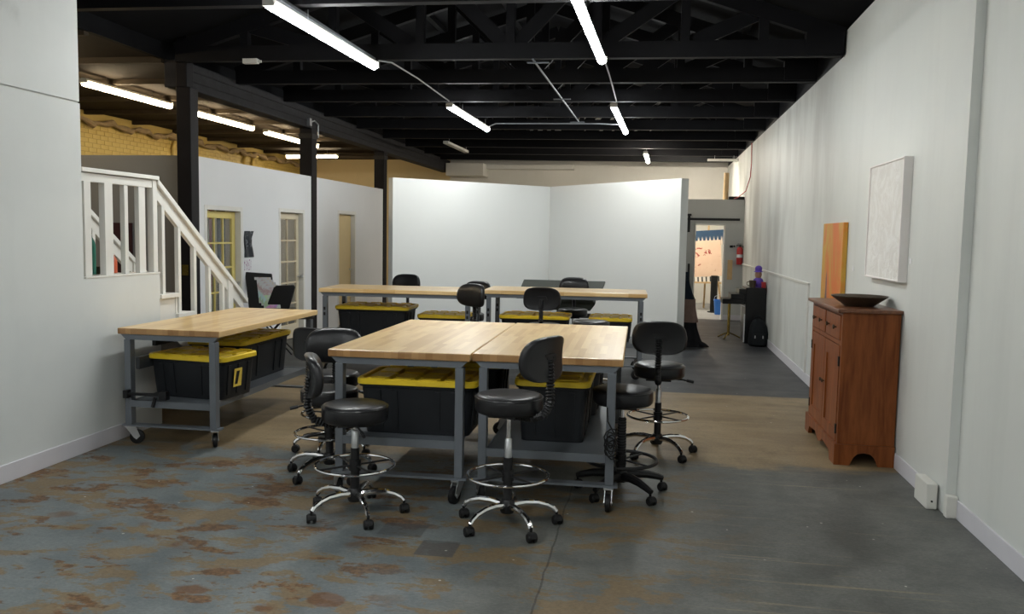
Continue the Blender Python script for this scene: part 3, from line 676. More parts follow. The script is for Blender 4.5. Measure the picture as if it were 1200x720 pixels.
# ------------------------------------------------------------------ totes
def tote(label, x, y, z, rz, W=.76, D=.50, H=.36, sticker=False, group='yellow lidded totes under the tables'):
    r = empty('storage_tote', (x, y, z), rz, label, 'tote', group)
    b = MB().loft([rring(W*.86, D*.82, .04, 0), rring(W*.93, D*.91, .05, H-.06), rring(W*.93, D*.91, .05, H-.055), rring(W*.97, D*.96, .05, H-.05), rring(W*.97, D*.96, .05, H-.03)])
    part('body', b, 'tote', r, smooth=True, angle=30)
    for s in (-1, 1):
        for u in (-.30, -.17, .17, .30):
            part('rib', MB().prism([(u*W-.018, .03), (u*W+.018, .03), (u*W*1.06+.018, H-.07), (u*W*1.06-.018, H-.07)], lambda p, q, t: (p, s*(D*(.41+.045*q/(H-.06)) + t), q), -.002, .008), 'tote', r)
        for u in (-.25, 0, .25):
            part('rib', MB().prism([(u*D-.018, .03), (u*D+.018, .03), (u*D*1.06+.018, H-.07), (u*D*1.06-.018, H-.07)], lambda p, q, t: (s*(W*(.43+.035*q/(H-.06)) + t), p, q), -.002, .008), 'tote', r)
    l = MB().loft([rring(W*.985, D*.975, .055, H-.038), rring(W, D, .06, H-.034), rring(W, D, .06, H-.006), rring(W*.985, D*.975, .055, H), rring(W*.93, D*.90, .05, H), rring(W*.92, D*.885, .05, H-.016)])
    ld = part('lid', l, 'yellow', r, smooth=True, angle=30)
    rg = MB(); nx, ny = 4, 2
    for i in range(nx):
        for j in range(ny):
            cx = W*.86*((i+.5)/nx-.5); cy = D*.80*((j+.5)/ny-.5)
            rg.loft([rring(W*.86/nx*.84, D*.80/ny*.84, .015, H-.017, 2, (cx, cy)), rring(W*.86/nx*.74, D*.80/ny*.72, .012, H+.002, 2, (cx, cy))])
    for i in range(4):
        cx = W*.86*((i+.5)/4-.5)
        for s in (-1, 1): rg.box(cx-W*.075, cx+W*.075, s*D*.475-.009, s*D*.475+.009, H-.004, H+.006)
    part('lid_ridges', rg, 'yellow', ld)
    if sticker:
        st = part('sticker', MB().prism([(-.05, .08), (.05, .08), (.05, .22), (-.05, .22)], lambda p, q, t: (W*(.43+.035*q/(H-.06))+t, p-.02, q), .0085, .010), 'sticker', r, label='yellow product sticker')
        part('sticker_print', MB().prism([(-.035, .10), (.0, .10), (.02, .20), (-.02, .20)], lambda p, q, t: (W*(.43+.035*q/(H-.06))+t, p-.02, q), .010, .0106), 'rubber', st)
    return r
tote('yellow lidded black tote with a sticker under the table by the stair wall', -3.40, 6.07, .333, -.12, .68, .48, .325, True)
tote('long yellow lidded tote lying lengthwise under the table by the stair wall', -3.52, 6.93, .333, PI/2+.01, .98, .52, .36)
tote('big yellow lidded tote, long side out, under the stair-side joined table', -1.40, 5.20, .373, .02, .75, .52, .34)
tote('yellow lidded tote behind the big one under the joined table on the stair side', -1.36, 5.95, .373, .02, .75, .52, .345)
tote('yellow lidded tote with short side facing out under the joined table on the cabinet side', -.585, 5.49, .333, PI/2+.01, .78, .47, .385)
tote('yellow lidded tote behind the other under the joined table on the cabinet side', -.58, 6.30, .333, PI/2+.01, .72, .52, .36)
tote('widest yellow lidded tote, set high under the tall table near the office doors', -3.14, 9.52, .404, .05, .86, .60, .36)
tote('yellow lidded tote beside the widest one under the tall table near the office doors', -2.34, 9.58, .404, .05, .58, .52, .28)
tote('yellow lidded tote under the drafting-board-side tall table, by the paired legs', -1.34, 9.98, .404, .03, .82, .58, .27)
tote('yellow lidded tote under the drafting-board-side tall table, at its free end', -.46, 10.0, .404, .03, .50, .56, .27)

# ------------------------------------------------------------------ stools
def stool(label, x, y, seat_z, fwd, base, ring_z=.285, style='chrome', back=True, back_dz=.0, lever=True):
    """fwd: heading of the sitter (radians, 0 = +Y); base: turn of the star base."""
    r = empty('drafting_stool', (x, y, 0), 0, label, 'stool', 'drafting stools around the work tables')
    mt = 'chrome' if style == 'chrome' else 'plastic'
    def leg():
        pr = []
        if style == 'chrome':
            pts = [(.03, .118), (.10, .128), (.17, .125), (.225, .110), (.262, .088), (.275, .070)]
            rad = [.020, .018, .016, .0145, .014, .0135]
        else:
            pts = [(.03, .110), (.10, .118), (.18, .110), (.25, .092), (.285, .080)]; rad = [.030, .028, .025, .021, .017]
        return MB().tube([(a, 0, b_) for a, b_ in pts], rad, 8).mesh('leg', mt, True)
    lm = cached('stool_leg_'+style, leg)
    cr = .278
    cm = cached('stool_caster', lambda: MB().cyl((0, 0, .045), (0, 0, .078), .008, n=8).loft([[(xx, -.012+.028*math.cos(PI*k/8), .027+.029*math.sin(PI*k/8)) for k in range(9)] + [(xx, -.012-.0, .027)] for xx in (-.016, .016)]).mesh('caster', 'rubber', True))
    wm = cached('stool_wheel', lambda: MB().loft([[(xx, -.012+q*math.cos(2*PI*k/16), .026+q*math.sin(2*PI*k/16)) for k in range(16)] for xx, q in ((-.026, .012), (-.026, .021), (-.021, .026), (-.007, .026), (-.006, .012), (.006, .012), (.007, .026), (.021, .026), (.026, .021), (.026, .012))]).mesh('wheel', 'rubber', True))
    link('base_hub', cached('hub_'+style, lambda: MB().lathe([(0, .075), (.036, .075), (.042, .09), (.042, .135), (.032, .150), (0, .150)], 18).mesh('base_hub', 'plastic', True)), r)
    for k in range(5):
        a = base + 2*PI*k/5
        link('leg', lm, r, (0, 0, 0), (0, 0, a))
        c = link('caster', cm, r, (cr*math.cos(a), cr*math.sin(a), 0), (0, 0, a*1.7+k))
        link('wheel', wm, c)
    if style == 'chrome':
        part('column', MB().lathe([(0, .12), (.026, .12), (.025, ring_z+.10), (0, ring_z+.10)], 16), 'plastic', r, smooth=True)
        part('column_sleeve', MB().lathe([(0, ring_z+.10), (.021, ring_z+.10), (.021, ring_z+.20), (.017, ring_z+.205), (0, ring_z+.205)], 16), 'zinc', r, smooth=True)
    else:
        pr = [(0, .12)]
        n = 20; h0, h1 = .12, seat_z-.20
        for k in range(n+1):
            z = h0+(h1-h0)*k/n; rr = .033-.006*k/n
            pr += [(rr, z), (rr, z+(h1-h0)/n*.6), (rr-.005, z+(h1-h0)/n*.65), (rr-.005, z+(h1-h0)/n*.95)]
        pr.append((0, h1+.02)); part('column', MB().lathe(pr, 16), 'plastic', r, smooth=True, angle=25)
    part('gas_rod', MB().lathe([(0, ring_z+.15), (.0125, ring_z+.15), (.0125, seat_z-.10), (0, seat_z-.10)], 12), 'chrome', r, smooth=True)
    R = .222
    fr = link('foot_ring', cached('ring_'+style, lambda: MB().tube([(R*math.cos(2*PI*k/40), R*math.sin(2*PI*k/40), 0) for k in range(40)], .009 if style == 'chrome' else .011, 8, True).mesh('foot_ring', mt, True)), r, (0, 0, ring_z))
    link('ring_spokes', cached('spokes_'+style, lambda: MB().tube([(-R, 0, 0), (R, 0, 0)], .006, 6).tube([(0, -R, 0), (0, R, 0)], .006, 6).lathe([(0, -.03), (.034, -.03), (.034, .03), (0, .03)], 16).mesh('ring_spokes', 'plastic', True)), fr, (0, 0, 0), (0, 0, base+.5))
    sr = .187; th = .095
    link('seat_plate', cached('seat_plate', lambda: MB().box(-.09, .09, -.10, .09, -th-.022, -th+.004).mesh('seat_plate', 'plastic')), r, (0, 0, seat_z), (0, 0, fwd))
    if lever: link('lever', cached('lever', lambda: MB().tube([(.05, .0, -th-.012), (.17, .02, -th-.02), (.22, .03, -th-.03)], [.006, .006, .006], 6).tube([(.20, .026, -th-.026), (.25, .036, -th-.036)], .011, 8).mesh('lever', 'plastic', True)), r, (0, 0, seat_z), (0, 0, fwd))
    seat = link('seat', cached('seat', lambda: MB().lathe([(0, -th), (sr*.93, -th), (sr*.985, -th+.012), (sr, -th+.035), (sr, -.030), (sr*.99, -.014), (sr*.95, -.003), (sr*.85, .003), (sr*.4, .006), (0, .006)], 40).mesh('seat', 'leather', True, 60)), r, (0, 0, seat_z))
    link('piping', cached('piping', lambda: MB().tube([(sr*.99*math.cos(2*PI*k/48), sr*.99*math.sin(2*PI*k/48), -.014) for k in range(48)], .0042, 6, True).mesh('piping', 'leather', True)), seat)
    if back:
        bz = .30 + back_dz       # height of back centre over the seat
        def bracket():
            pts = []; p = [(-.02, -th-.018), (-.16, -th-.016), (-.225, -th+.01), (-.252, -th+.06), (-.262, -.0), (-.258, bz-.08), (-.250, bz)]
            P_ = [Vector((0, a, b_)) for a, b_ in p]; out = []; rad = []
            for i in range(len(P_)-1):
                L = (P_[i+1]-P_[i]).length; k = max(1, round(L/.0085))
                for j in range(k): out.append(P_[i].lerp(P_[i+1], j/k)); rad.append(.026 if len(out) % 2 else .0175)
            return MB().tube(out, rad, 8).mesh('back_bracket', 'plastic')
        link('back_bracket', cached(('bracket', back_dz), bracket), r, (0, 0, seat_z), (0, 0, fwd))
        def pad():
            w2, h2 = .195, .120; rings = []
            for t_, s_ in ((-.026, .86), (-.024, .95), (-.014, .99), (0, 1.0), (.016, .985), (.028, .94), (.036, .84), (.040, .62), (.041, .3)):
                rg = []
                for k in range(40):
                    a = 2*PI*k/40; ca, sa = math.cos(a), math.sin(a); e = 2/3.4
                    X_ = w2*s_*abs(ca)**e*(1 if ca >= 0 else -1); Z_ = h2*s_*abs(sa)**e*(1 if sa >= 0 else -1)
                    X_ *= 1 - .10*(Z_/h2 > 0)*(Z_/h2)
                    rg.append((X_, t_*.85 + .75*X_*X_ - .03*(Z_/h2)**2, Z_))
                rings.append(rg)
            return MB().loft(rings).mesh('backrest', 'leather', True, 55)
        b = link('backrest', cached('pad', pad), r, (0, 0, 0), (0, 0, 0))
        o = Vector((-math.sin(fwd), math.cos(fwd), 0))
        b.location = (-o.x*.225, -o.y*.225, seat_z+bz); b.rotation_euler = (.06, 0, fwd)
        link('back_plate', cached('bplate', lambda: MB().prism([(-.055, -.018), (.055, -.018), (.060, -.008), (.048, .026), (-.048, .026), (-.060, -.008)], lambda u, v, t: (u, t, v), -.034, -.024).cyl((-.03, -.037, .004), (-.03, -.033, .004), .006, n=8).cyl((.03, -.037, .004), (.03, -.033, .004), .006, n=8).mesh('back_plate', 'plastic')), b)
    return r
H = lambda dx, dy: math.atan2(-dx, dy)       # heading from a direction
stool('black chrome-based stool standing side on at the stair-side front corner of the joined tables', -1.631, 4.55, .635, H(.92, .38), .29, .283, back_dz=-.13)
stool('black chrome-based stool at the seam of the joined tables, tallest seat', -.747, 4.535, .735, H(-.91, .42), .32, .285, back_dz=-.08)
stool('backless black stool with black plastic star base and pleated column', -.155, 5.28, .665, H(0, 1), .42, .215, 'black', False, lever=False)
stool('black drafting stool with chrome base standing alone on the open floor toward the cabinet', .075, 6.33, .675, H(.05, 1), .35, .285, back_dz=-.08)
stool('black drafting stool with wide glossy back, second along the stair side of the joined tables', -2.06, 5.26, .58, H(.22, -.97), .55, .285, back_dz=-.05)
stool('black drafting stool third along the stair side of the joined tables', -2.26, 5.84, .585, H(.30, .95), .95, .285, back_dz=-.07)
stool('black stool behind the tall table near the office doors, front of its back showing', -3.22, 10.72, .66, H(-.05, -1), .2, .285, back_dz=-.02)
stool('black stool with its back turned oblique between joined and tall tables', -1.93, 8.32, .68, H(-.55, -.8), .2, .285, back_dz=-.0)
stool('black stool seen from behind, tucked at the tall table by the drafting board', -1.10, 8.82, .68, H(0, 1), .2, .285, back_dz=-.02)
stool('black stool standing between the tall table and the drafting board', -.98, 10.80, .68, H(.05, -1), .5, .285, back_dz=-.03)
stool('black stool behind the paired legs of the two tall tables', -2.28, 10.60, .60, H(-.3, -1), .8, .285, back_dz=-.02)
stool('backless black stool at the free end of the tall table by the drafting board', -.60, 8.75, .735, H(0, 1), .4, .285, back=False)

# ------------------------------------------------------------------ display panels and drafting table
def panels():
    a, b_, c = Vector((-3.93, 12.61, 0)), Vector((-1.77, 14.72, 0)), Vector((.37, 12.35, 0)); th = .14
    def pan(p, q, lab):
        d = (q-p).normalized(); n = Vector((-d.y, d.x, 0)); L = (q-p).length
        r = empty('display_panel', (p+q)/2, math.atan2(d.y, d.x), lab, 'wall panel')
        part('board', MB().box(-L/2, L/2, 0, th, .02, 2.44), 'plaster_gallery', r, bevel=.004)
        part('foot_strip', MB().box(-L/2+.02, L/2-.02, .02, th-.02, 0, .02), 'steel_dark', r)
    pan(a, b_, 'tall white display panel nearer the office doors, angled to the other'); pan(b_ + Vector((.10, 0, 0))*0, c, 'tall white display panel with a seam, nearer the long white wall')
panels()
def drafting():
    r = empty('drafting_table', (-1.2, 11.5, 0), .03, 'dark green drafting table with tilted board in front of the display panels', 'drafting table')
    ang = math.radians(24)
    m = MB().prism([(-.58, -.32), (.50, -.32), (.58, .20), (-.54, .20)], lambda u, v, t: (u, v*math.cos(ang)-t*math.sin(ang), .90+v*math.sin(ang)+t*math.cos(ang)), -.012, .012)
    part('board', m, 'draft', r, bevel=.003)
    part('pencil_ledge', MB().box(-.12, .44, -.33, -.28, .735, .78), 'draft', r)
    part('side_tray', MB().prism([(-.12, .62), (.40, .62), (.46, .70), (.46, .735), (-.12, .735)], lambda u, v, t: (u, t, v), -.28, .05), 'draft', r)
    part('column', MB().box(-.06, .06, -.06, .06, .06, .86), 'steel', r); part('foot', MB().box(-.45, .45, -.04, .04, 0, .05), 'steel_dark', r); part('foot', MB().box(-.04, .04, -.35, .35, 0, .06), 'steel_dark', r)
    part('crossbar', MB().box(-.40, .40, -.03, .03, .5, .56), 'steel_dark', r)
drafting()

# ------------------------------------------------------------------ cabinet, bowl, paintings on the long wall
def cabinet():
    x0, x1, y0, y1, h = 1.345, 1.735, 6.32, 7.46, 1.12
    b = ((x0+x1)/2, (y0+y1)/2, 0); r = empty('wooden_cabinet', b, 0, 'tall reddish brown wooden cabinet with bracket feet and two doors', 'cabinet'); N = neg(b)
    part('carcass', MB().box(x0+.02, x1, y0, y1, .13, h-.025), 'cherry', r, N, bevel=.004)
    part('top', MB().box(x0-.04, x1+.005, y0-.03, y1+.03, h-.025, h), 'cherry_top', r, N, bevel=.006)
    # skirt with bracket feet: profile cut on the near end, the front and the far end
    def skirt(L): return [(0, 0), (.11, 0), (.12, .03), (.135, .06), (.16, .085), (L/2, .095), (L-.16, .085), (L-.135, .06), (L-.12, .03), (L-.11, 0), (L, 0), (L, .15), (0, .15)]
    W = x1-x0+.02; D = y1-y0+.03
    part('skirt', MB().prism(skirt(W), lambda u, v, t: (x0-.02+u, t, v), y0-.015, y0+.01), 'cherry', r, N)
    part('skirt', MB().prism(skirt(W), lambda u, v, t: (x0-.02+u, t, v), y1-.01, y1+.015), 'cherry', r, N)
    D -= .0511
    fr = [(0, 0), (.13, 0), (.14, .035), (.17, .065), (D/2-.14, .085), (D/2-.07, .05), (D/2, .035), (D/2+.07, .05), (D/2+.14, .085), (D-.17, .065), (D-.14, .035), (D-.13, 0), (D, 0), (D, .15), (0, .15)]
    part('skirt', MB().prism(fr, lambda u, v, t: (t, y0+.0105+u, v), x0-.02, x0+.01), 'cherry', r, N)
    m = (y0+y1)/2
    part('face_frame', MB().box(x0, x0+.02, y0, y0+.05, .15, h-.025).box(x0, x0+.02, y1-.05, y1, .15, h-.025).box(x0, x0+.02, y0+.05, y1-.05, h-.05, h-.025).box(x0, x0+.02, y0+.05, y1-.05, .855, .885).box(x0, x0+.02, m-.015, m+.015, .885, h-.05), 'cherry', r, N)
    for a, c in ((y0+.055, m-.02), (m+.02, y1-.055)):
        d = part('drawer', MB().box(x0-.006, x0+.02, a, c, .89, h-.054), 'cherry', r, N, bevel=.003)
        for y in (a+(c-a)*.25, a+(c-a)*.75):
            part('knob', MB().lathe([(0, 0), (.006, 0), (.006, .012), (.016, .016), (.016, .026), (0, .030)], 12), 'bowl', d, (x0-.006, y, .975), (0, -PI/2, 0), smooth=True)
    for i, (a, c) in enumerate(((y0+.05, m-.004), (m+.004, y1-.05))):
        d = part('door', MB().box(x0-.004, x0+.016, a, a+.075, .155, .85).box(x0-.004, x0+.016, c-.075, c, .155, .85).box(x0-.004, x0+.016, a+.075, c-.075, .155, .24).box(x0-.004, x0+.016, a+.075, c-.075, .75, .85), 'cherry', r, N)
        part('door_panel', MB().box(x0+.006, x0+.014, a+.075, c-.075, .24, .75), 'cherry', d)
        ky = c-.035 if i == 0 else a+.035
        part('knob', MB().lathe([(0, 0), (.006, 0), (.006, .010), (.015, .014), (.015, .022), (0, .026)], 12), 'bowl', d, (x0-.004, ky, .52), (0, -PI/2, 0), smooth=True)
        hy = a if i == 0 else c
        for z in (.25, .74): part('hinge', MB().box(x0-.010, x0+.0, hy-.012, hy+.012, z-.035, z+.035), 'black_iron', d)
    # bowl
    m = MB().lathe([(0, 0), (.10, 0), (.105, .004), (.198, .070), (.200, .078), (.192, .078), (.10, .012), (0, .012)], 40)
    tag(part('wide_bowl', m, 'bowl', None, (1.525, 6.66, h+.001), smooth=True), 'wide shallow dark bronze bowl on top of the wooden cabinet', 'bowl')
cabinet()

def paintings():
    r = empty('white_painting', (XR, 6.76, 1.32), 0, 'square white textured relief painting in a pale frame', 'painting')
    part('canvas', MB().box(-.050, -.012, -.46, .46, .012, .858), 'relief', r)
    part('frame', MB().box(-.060, 0, -.475, -.46, 0, .87).box(-.060, 0, .46, .475, 0, .87).box(-.060, 0, -.46, .46, 0, .012).box(-.060, 0, -.46, .46, .858, .87), 'canvas_edge', r, bevel=.002)
    r = empty('orange_painting', (XR-.003, 8.62, .93), 0, 'orange and ochre abstract canvas hanging past the cabinet', 'painting')
    part('canvas', MB().box(-.042, 0, -.46, .46, 0, .84), 'orange', r, bevel=.004)
    for y, z, lab in ((6.22, 1.47, 'tiny white title card beside the white relief painting'), (7.90, 1.36, 'tiny white title card beside the orange canvas')):
        tag(part('title_card', MB().box(XR-.003, XR, y-.025, y+.025, z-.018, z+.018), 'paper'), lab, 'card')
    b = (XR-.06, 5.38, 0); r = empty('end_block', b, 0, 'white painted boxed wood blocks at the foot of the wall end', 'block'); N = neg(b)
    part('block', MB().box(XR-.075, XR-.013, 5.36, 5.60, .0, .155), 'block', r, N, bevel=.006); part('block', MB().box(XR-.012, XR+.05, 5.20, 5.258, .0, .13), 'block', r, N, bevel=.006)
    part('bolt', MB().cyl((XR-.045, 5.352, .05), (XR-.045, 5.36, .05), .006, n=8), 'rubber', r, N)
paintings()

# ------------------------------------------------------------------ far corner: upright black cabinet, backpack, extinguisher, cloth table
def corner():
    b = (1.58, 13.75, 0); r = empty('black_upright_cabinet', b, 0, 'black lacquered upright cabinet with drawers pulled out in steps', 'cabinet')
    part('body', MB().box(-.15, .15, -.28, .28, 0, .86), 'piano', r, bevel=.006)
    for k, (z, e) in enumerate(((.60, .34), (.68, .22), (.76, .10))):
        part('drawer', MB().box(-.15-e, -.14, -.24, .24, z, z+.075), 'piano', r, bevel=.003)
    part('pale_edge', MB().box(-.165, -.15, -.285, -.25, .02, .45), 'paper', r); part('music_ledge', MB().beam((-.15, -.2, .56), (-.24, -.2, .60), .02, .012), 'paper', r)
    q = empty('brass_stand', (1.24, 14.05, 0), 0, 'brass stand with splayed feet beside the black upright cabinet', 'stand')
    part('pole', MB().cyl((0, 0, .05), (0, 0, .58), .022), 'gold', q, smooth=True)
    for a in (.3, 2.4, 4.3): part('foot', MB().tube([(0, 0, .10), (.10*math.cos(a), .10*math.sin(a), .06), (.20*math.cos(a), .20*math.sin(a), .012)], .012, 6), 'gold', q, smooth=True)
    # toys on top
    q = empty('plush_toy', (1.63, 13.70, .862), 0, 'purple plush figure with tan face sitting on the black upright cabinet', 'toy')
    part('body', MB().lathe([(0, 0), (.085, .0), (.095, .05), (.07, .12), (.03, .15), (0, .155)], 16), 'purple', q, smooth=True)
    part('head', MB().lathe([(0, .13), (.04, .145), (.055, .19), (.045, .235), (0, .255)], 14), 'skin_tan', q, smooth=True)
    part('hat', MB().lathe([(0, .235), (.075, .235), (.05, .25), (.055, .30), (.03, .33), (0, .335)], 14), 'purple', q, smooth=True)
    q = empty('black_mug', (1.53, 13.55, .861), 0, 'dark mug on the black upright cabinet next to the plush figure', 'mug')
    part('cup', MB().lathe([(0, 0), (.045, 0), (.055, .11), (.050, .11), (.04, .01), (0, .01)], 16), 'bowl', q, smooth=True); part('handle', MB().tube([(-.05, 0, .09), (-.085, 0, .08), (-.085, 0, .04), (-.047, 0, .03)], .007, 6), 'bowl', q, smooth=True)
    tag(part('red_box', MB().box(1.665, 1.725, 13.50, 13.60, .861, .95), 'red', bevel=.004), 'small red box at the wall edge of the black upright cabinet', 'box')
    # backpack
    q = empty('backpack', (1.60, 13.22, 0), 0, 'black backpack slumped on the floor against the upright cabinet', 'backpack')
    rings = []
    for z, w_, d in ((0, .24, .18), (.04, .29, .23), (.18, .28, .23), (.30, .24, .19), (.38, .16, .12), (.41, .06, .05)): rings.append(rring(w_, d, min(w_, d)*.4, z, 4, (.01*math.sin(z*9), .02*z)))
    part('bag', MB().loft(rings), 'backpack', q, smooth=True, angle=60)
    part('front_pocket', MB().loft([rring(.19, .07, .03, .03, 4, (0, -.125)), rring(.20, .08, .035, .12, 4, (0, -.125)), rring(.15, .05, .02, .19, 4, (0, -.11))]), 'backpack', q, smooth=True, angle=60)
    part('strap', MB().tube([(-.06, .04, .39), (-.03, .02, .45), (.03, .02, .45), (.06, .04, .39)], .011, 6), 'backpack', q, smooth=True)
    part('buckle', MB().box(-.065, -.050, -.172, -.160, .13, .17).box(.05, .065, -.172, -.160, .13, .17), 'zinc', q)
    # extinguisher on the partition
    q = empty('fire_extinguisher', (1.68, YPART-.075, 1.10), 0, 'red fire extinguisher on the partition by the long white wall', 'fire extinguisher')
    part('cylinder', MB().lathe([(0, 0), (.055, .005), (.06, .02), (.06, .29), (.045, .335), (.02, .35), (0, .35)], 18), 'red', q, smooth=True)
    part('label_band', MB().lathe([(.0605, .14), (.0612, .14), (.0612, .20), (.0605, .20)], 18), 'paper', q, smooth=True)
    part('valve', MB().lathe([(0, .34), (.018, .34), (.018, .38), (0, .38)], 10).box(-.07, .03, -.012, .012, .375, .39).box(-.05, .03, -.012, .012, .40, .412), 'black_iron', q)
    part('hose', MB().tube([(.015, -.01, .365), (.07, -.03, .35), (.075, -.04, .22), (.068, -.03, .12)], .009, 6), 'rubber', q, smooth=True)
    part('bracket', MB().box(-.03, .03, .055, .074, .05, .33), 'black_iron', q)
    tag(part('thermostat', MB().box(1.49, 1.55, YPART-.022, YPART, 1.43, 1.475).box(1.56, 1.585, YPART-.022, YPART, 1.44, 1.475), 'rubber', bevel=.003), 'small dark switch on the grey partition above the wood plate', 'switch')
    o = part('wood_plate', MB().box(1.46, 1.555, YPART-.02, YPART, .80, 1.19), 'pine', bevel=.003); tag(o, 'upright pine plate fixed to the grey partition beside the doorway', 'plate')
    # bench draped with cloths behind the display panel
    q = empty('draped_stand', (.52, 12.93, 0), 0, 'stand draped with black cloth and a brown throw beside the display panel', 'draped stand')
    def drape(z0, z1, w0, w1, k, amp, n=48):
        rg = []
        for z in (z0, z0+(z1-z0)*.25, z0+(z1-z0)*.6, z1-.03, z1):
            t = (z1-z)/(z1-z0); w_ = w1+(w0-w1)*t*t; a = amp*t; ring = []
            for i in range(n):
                th = 2*PI*i/n; e = .55; ca, sa = math.cos(th), math.sin(th)
                q_ = 1 + a*math.sin(th*k)
                ring.append((w_*.5*q_*abs(ca)**e*(1 if ca > 0 else -1), .8*w_*.5*q_*abs(sa)**e*(1 if sa > 0 else -1), z))
            rg.append(ring)
        return MB().loft(rg)
    part('black_drape', drape(.0, .42, .52, .30, 11, .09), 'cloth_black', q, smooth=True, angle=80)
    part('brown_throw', drape(.36, .70, .36, .26, 9, .05), 'cloth_brown', q, smooth=True, angle=80)
    part('cloth_tail', MB().tube([(.2, -.12, .05), (.27, -.2, .04), (.33, -.24, .02)], [.05, .035, .008], 8), 'cloth_black', q, smooth=True)
    o = part('draped_jacket', drape(.70, 1.10, .28, .10, 5, .12), 'cloth_navy', None, (.49, 12.93, 0), smooth=True, angle=80); tag(o, 'dark navy jacket heaped on top of the draped stand', 'jacket')
corner()

def easel_room():
    y = 19.6
    r = empty('easel', (1.20, y, 0), 0, 'pine easel standing in the bright room past the barn door', 'easel')
    part('leg', MB().beam((-.42, -.08, 0), (-.10, .04, 1.75), .045, .025), 'pine', r); part('leg', MB().beam((.36, -.08, 0), (.10, .04, 1.75), .045, .025), 'pine', r)
    part('leg', MB().beam((0, .55, 0), (0, .05, 1.65), .04, .025), 'pine', r); part('ledge', MB().box(-.42, .36, -.13, -.05, .60, .635), 'pine', r)
    part('mast', MB().beam((.02, .0, .62), (.02, .05, 1.95), .04, .025), 'pine', r)
    tilt = (-.10, -.07, 0)
    o = part('figure_canvas', MB().box(-.40, .36, -.012, .012, 0, .80), 'art_pink', None, (1.18, y-.09, .756), tilt); tag(o, 'tan canvas with dark red strokes resting on the easel', 'painting')
    o = part('keys_canvas', MB().box(-.40, .36, -.010, .010, 0, .11), 'art_keys', None, (1.18, y-.105, .638), tilt); tag(o, 'narrow white strip canvas with black bars below the tan canvas', 'painting')
    o = part('blue_canvas', MB().box(-.32, .42, -.012, .012, 0, .34), 'art_blue', None, (1.16, y-.005, 1.44), tilt); tag(o, 'dark blue canvas with pale strokes behind the tan canvas', 'painting')
    q = empty('poster_tube', (1.34, 19.0, 0), 0, 'tall dark cylinder standing beside the easel', 'tube')
    part('tube', MB().lathe([(0, 0), (.075, 0), (.075, .80), (.068, .80), (.068, .05), (0, .05)], 18), 'rubber', q, smooth=True); part('base', MB().lathe([(0, 0), (.13, 0), (.13, .02), (0, .02)], 18), 'rubber', q)
    q = empty('blue_bin', (1.42, 18.5, 0), 0, 'blue plastic bin on the floor of the room past the barn door', 'bin')
    part('body', MB().loft([rring(.17, .17, .03, 0), rring(.21, .21, .035, .30), rring(.195, .195, .03, .30), rring(.16, .16, .03, .02)]), 'blue', q, smooth=True); part('rim', MB().loft([rring(.225, .225, .04, .29), rring(.225, .225, .04, .315), rring(.20, .20, .03, .315), rring(.20, .20, .03, .29)], closed=True), 'blue', q)
    part('handle', MB().tube([(-.11, 0, .30), (-.09, 0, .38), (0, 0, .42), (.09, 0, .38), (.11, 0, .30)], .006, 6), 'zinc', q, smooth=True)
    o = part('cardboard_tube', MB().lathe([(0, 0), (.05, 0), (.05, .52), (.045, .52), (.045, .02), (0, .02)], 16), 'pine', None, (1.52, 17.36, 2.371), smooth=True); tag(o, 'upright tan tube standing on top of the grey partition', 'tube')
    o = part('speaker_slab', MB().box(1.44, 1.735, YPART-.02, YPART+.12, 2.371, 2.43), 'rubber', bevel=.006)
    tag(o, 'flat black case lying on top of the grey partition', 'case')
    o2 = bpy.data.objects['cardboard_tube']; o2.location = (1.38, 17.36, 2.371)
easel_room()

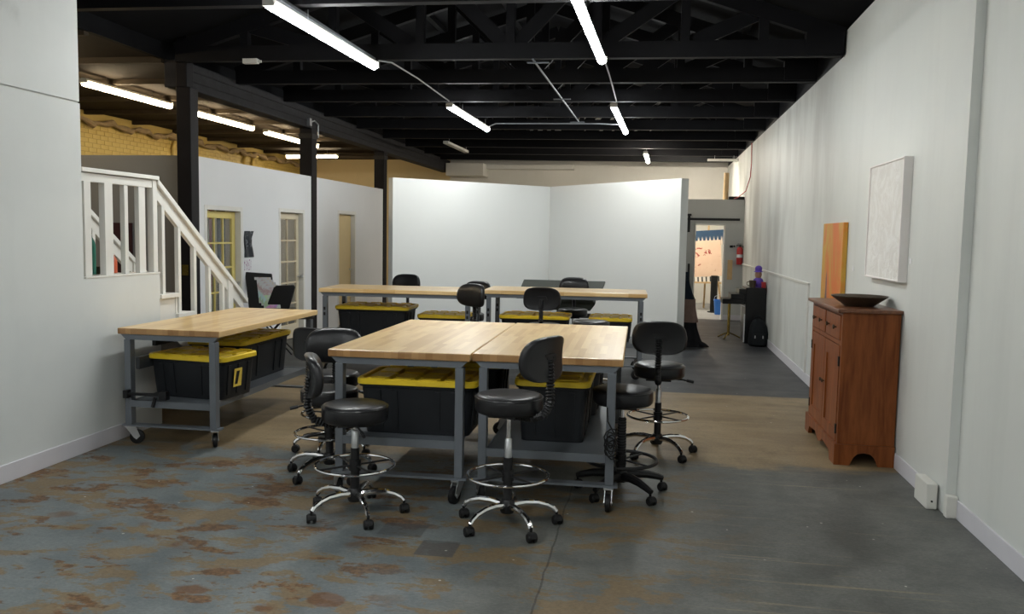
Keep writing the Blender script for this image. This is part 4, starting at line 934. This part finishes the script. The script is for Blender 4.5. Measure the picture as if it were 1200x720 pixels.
# ------------------------------------------------------------------ magazine stand and papers by the office wall
def office_bits():
    r = empty('magazine_rack', (-4.86, 10.35, 0), .25, 'black folding rack full of magazines by the yellow door', 'magazine rack')
    def sling(p0, p1, wd, t): return MB().beam(p0, p1, wd, t, (0, 1, 0))
    part('panel', MB().prism([(-.17, 0), (.17, 0), (.19, .44), (-.15, .46)], lambda u, v, t: (u-.10-.20*v, t+.25*v, .60+v), -.02, .02), 'plastic', r, bevel=.01)
    part('panel', MB().prism([(-.16, 0), (.14, 0), (.145, .30), (.12, .325), (-.10, .315), (-.125, .29)], lambda u, v, t: (u+.10+.26*v, t-.02, .58+v), -.02, .02), 'plastic', r, bevel=.01)
    part('tray', MB().box(-.28, .30, -.05, .16, .57, .60), 'plastic', r)
    part('leg', MB().tube([(-.24, 0, .58), (.28, -.05, 0)], .010, 6), 'black_iron', r, smooth=True); part('leg', MB().tube([(.26, 0, .58), (-.24, -.05, 0)], .010, 6), 'black_iron', r, smooth=True)
    part('leg', MB().tube([(-.24, .14, .58), (.28, .19, 0)], .010, 6), 'black_iron', r, smooth=True); part('leg', MB().tube([(.26, .14, .58), (-.24, .19, 0)], .010, 6), 'black_iron', r, smooth=True)
    for k in range(4):
        o = part('magazine', MB().prism([(-.105, 0), (.105, 0), (.105, .30), (-.105, .30)], lambda u, v, t: (u-.14*v, t+.20*v, v), -.003, .003), 'magazine', None, (0, 0, 0))
        c, s = math.cos(.25), math.sin(.25); lx, ly = -.07+.035*k, .02-.022*k
        o.location = (-4.86+c*lx-s*ly, 10.35+s*lx+c*ly, .605+.03*(3-k)); o.rotation_euler = (0, 0, .25)
        tag(o, 'glossy colourful magazine in the black rack, %s from the back panel' % ORD[k], 'magazine', 'magazines in the black rack')
    m = MB(); n = 8; rg = []
    for k in range(5):
        v = k/4; y_ = 10.44 + .012*math.sin(v*7)
        rg.append([(XO+.012+.010*math.sin(i*1.1+k), y_-.12+.24*i/n*(1-.1*math.sin(v*3)), 1.25+.34*v) for i in range(n+1)] + [(XO+.002, y_-.12+.24*i/n*(1-.1*math.sin(v*3)), 1.25+.34*v) for i in range(n, -1, -1)])
    m.loft(rg); tag(part('hanging_print', m, 'poster'), 'dark crumpled print hanging beside the yellow door', 'print')
    tag(part('small_note', MB().box(XO, XO+.004, 10.32, 10.51, 1.08, 1.22), 'note'), 'small printed note taped below the dark hanging print', 'note')
    tag(part('white_sign', MB().box(XL+.0, XL+.003, 6.08, 6.30, .93, 1.05), 'paper'), 'white paper pinned to the stair wall under the landing', 'paper') if False else None
office_bits()

# ------------------------------------------------------------------ small things on the tables
def extras():
    r = empty('bar_clamp', (-3.72, 5.658, .385), .03, 'black bar clamp gripping the shelf end of the table by the stair wall', 'clamp')
    part('bar', MB().box(-.06, .26, -.012, .012, -.008, .012), 'black_iron', r, bevel=.003); part('jaw', MB().box(-.08, -.045, -.025, .03, -.03, .03), 'plastic', r, bevel=.005)
    part('jaw', MB().box(.20, .26, -.025, .03, -.035, .03), 'plastic', r, bevel=.005); part('trigger', MB().beam((.16, 0, -.02), (.14, 0, -.09), .018, .02, (0, 1, 0)), 'plastic', r)
    pts = []
    for k in range(60):
        a = k*.62; pts.append((-.205+.028*math.cos(a)+.010*math.sin(k*.9), 4.868+.010*math.sin(a*1.3), .455-.0016*k+.045*math.sin(a)))
    pts += [(-.19, 4.86, .34), (-.175, 4.86, .29), (-.17, 4.862, .25)]
    o = part('power_cord', MB().tube([(-.23, 4.875, .62), (-.225, 4.87, .54)] + pts, .0045, 6), 'rubber', smooth=True); tag(o, 'coiled black power cord hanging on a leg of the joined table', 'cord')
    for i, (tx, x, z, lab) in enumerate(((TL, -.30, .60, 'dark clip box'),)):
        part('power_strip', MB().box(-.33, -.30, -.60, -.20, .70, .78), 'plastic', tx); part('brace', MB().beam((-.30, -.84, .60), (-.30, -.3, .60), .03, .09), 'steel_dark', tx)
    tag(part('loose_paper', MB().box(-.08, .08, -.06, .06, 0, .07), 'paper', None, (-.74, 9.66, .404)), 'small white box on the shelf of the tall table by the drafting board', 'box')
extras()
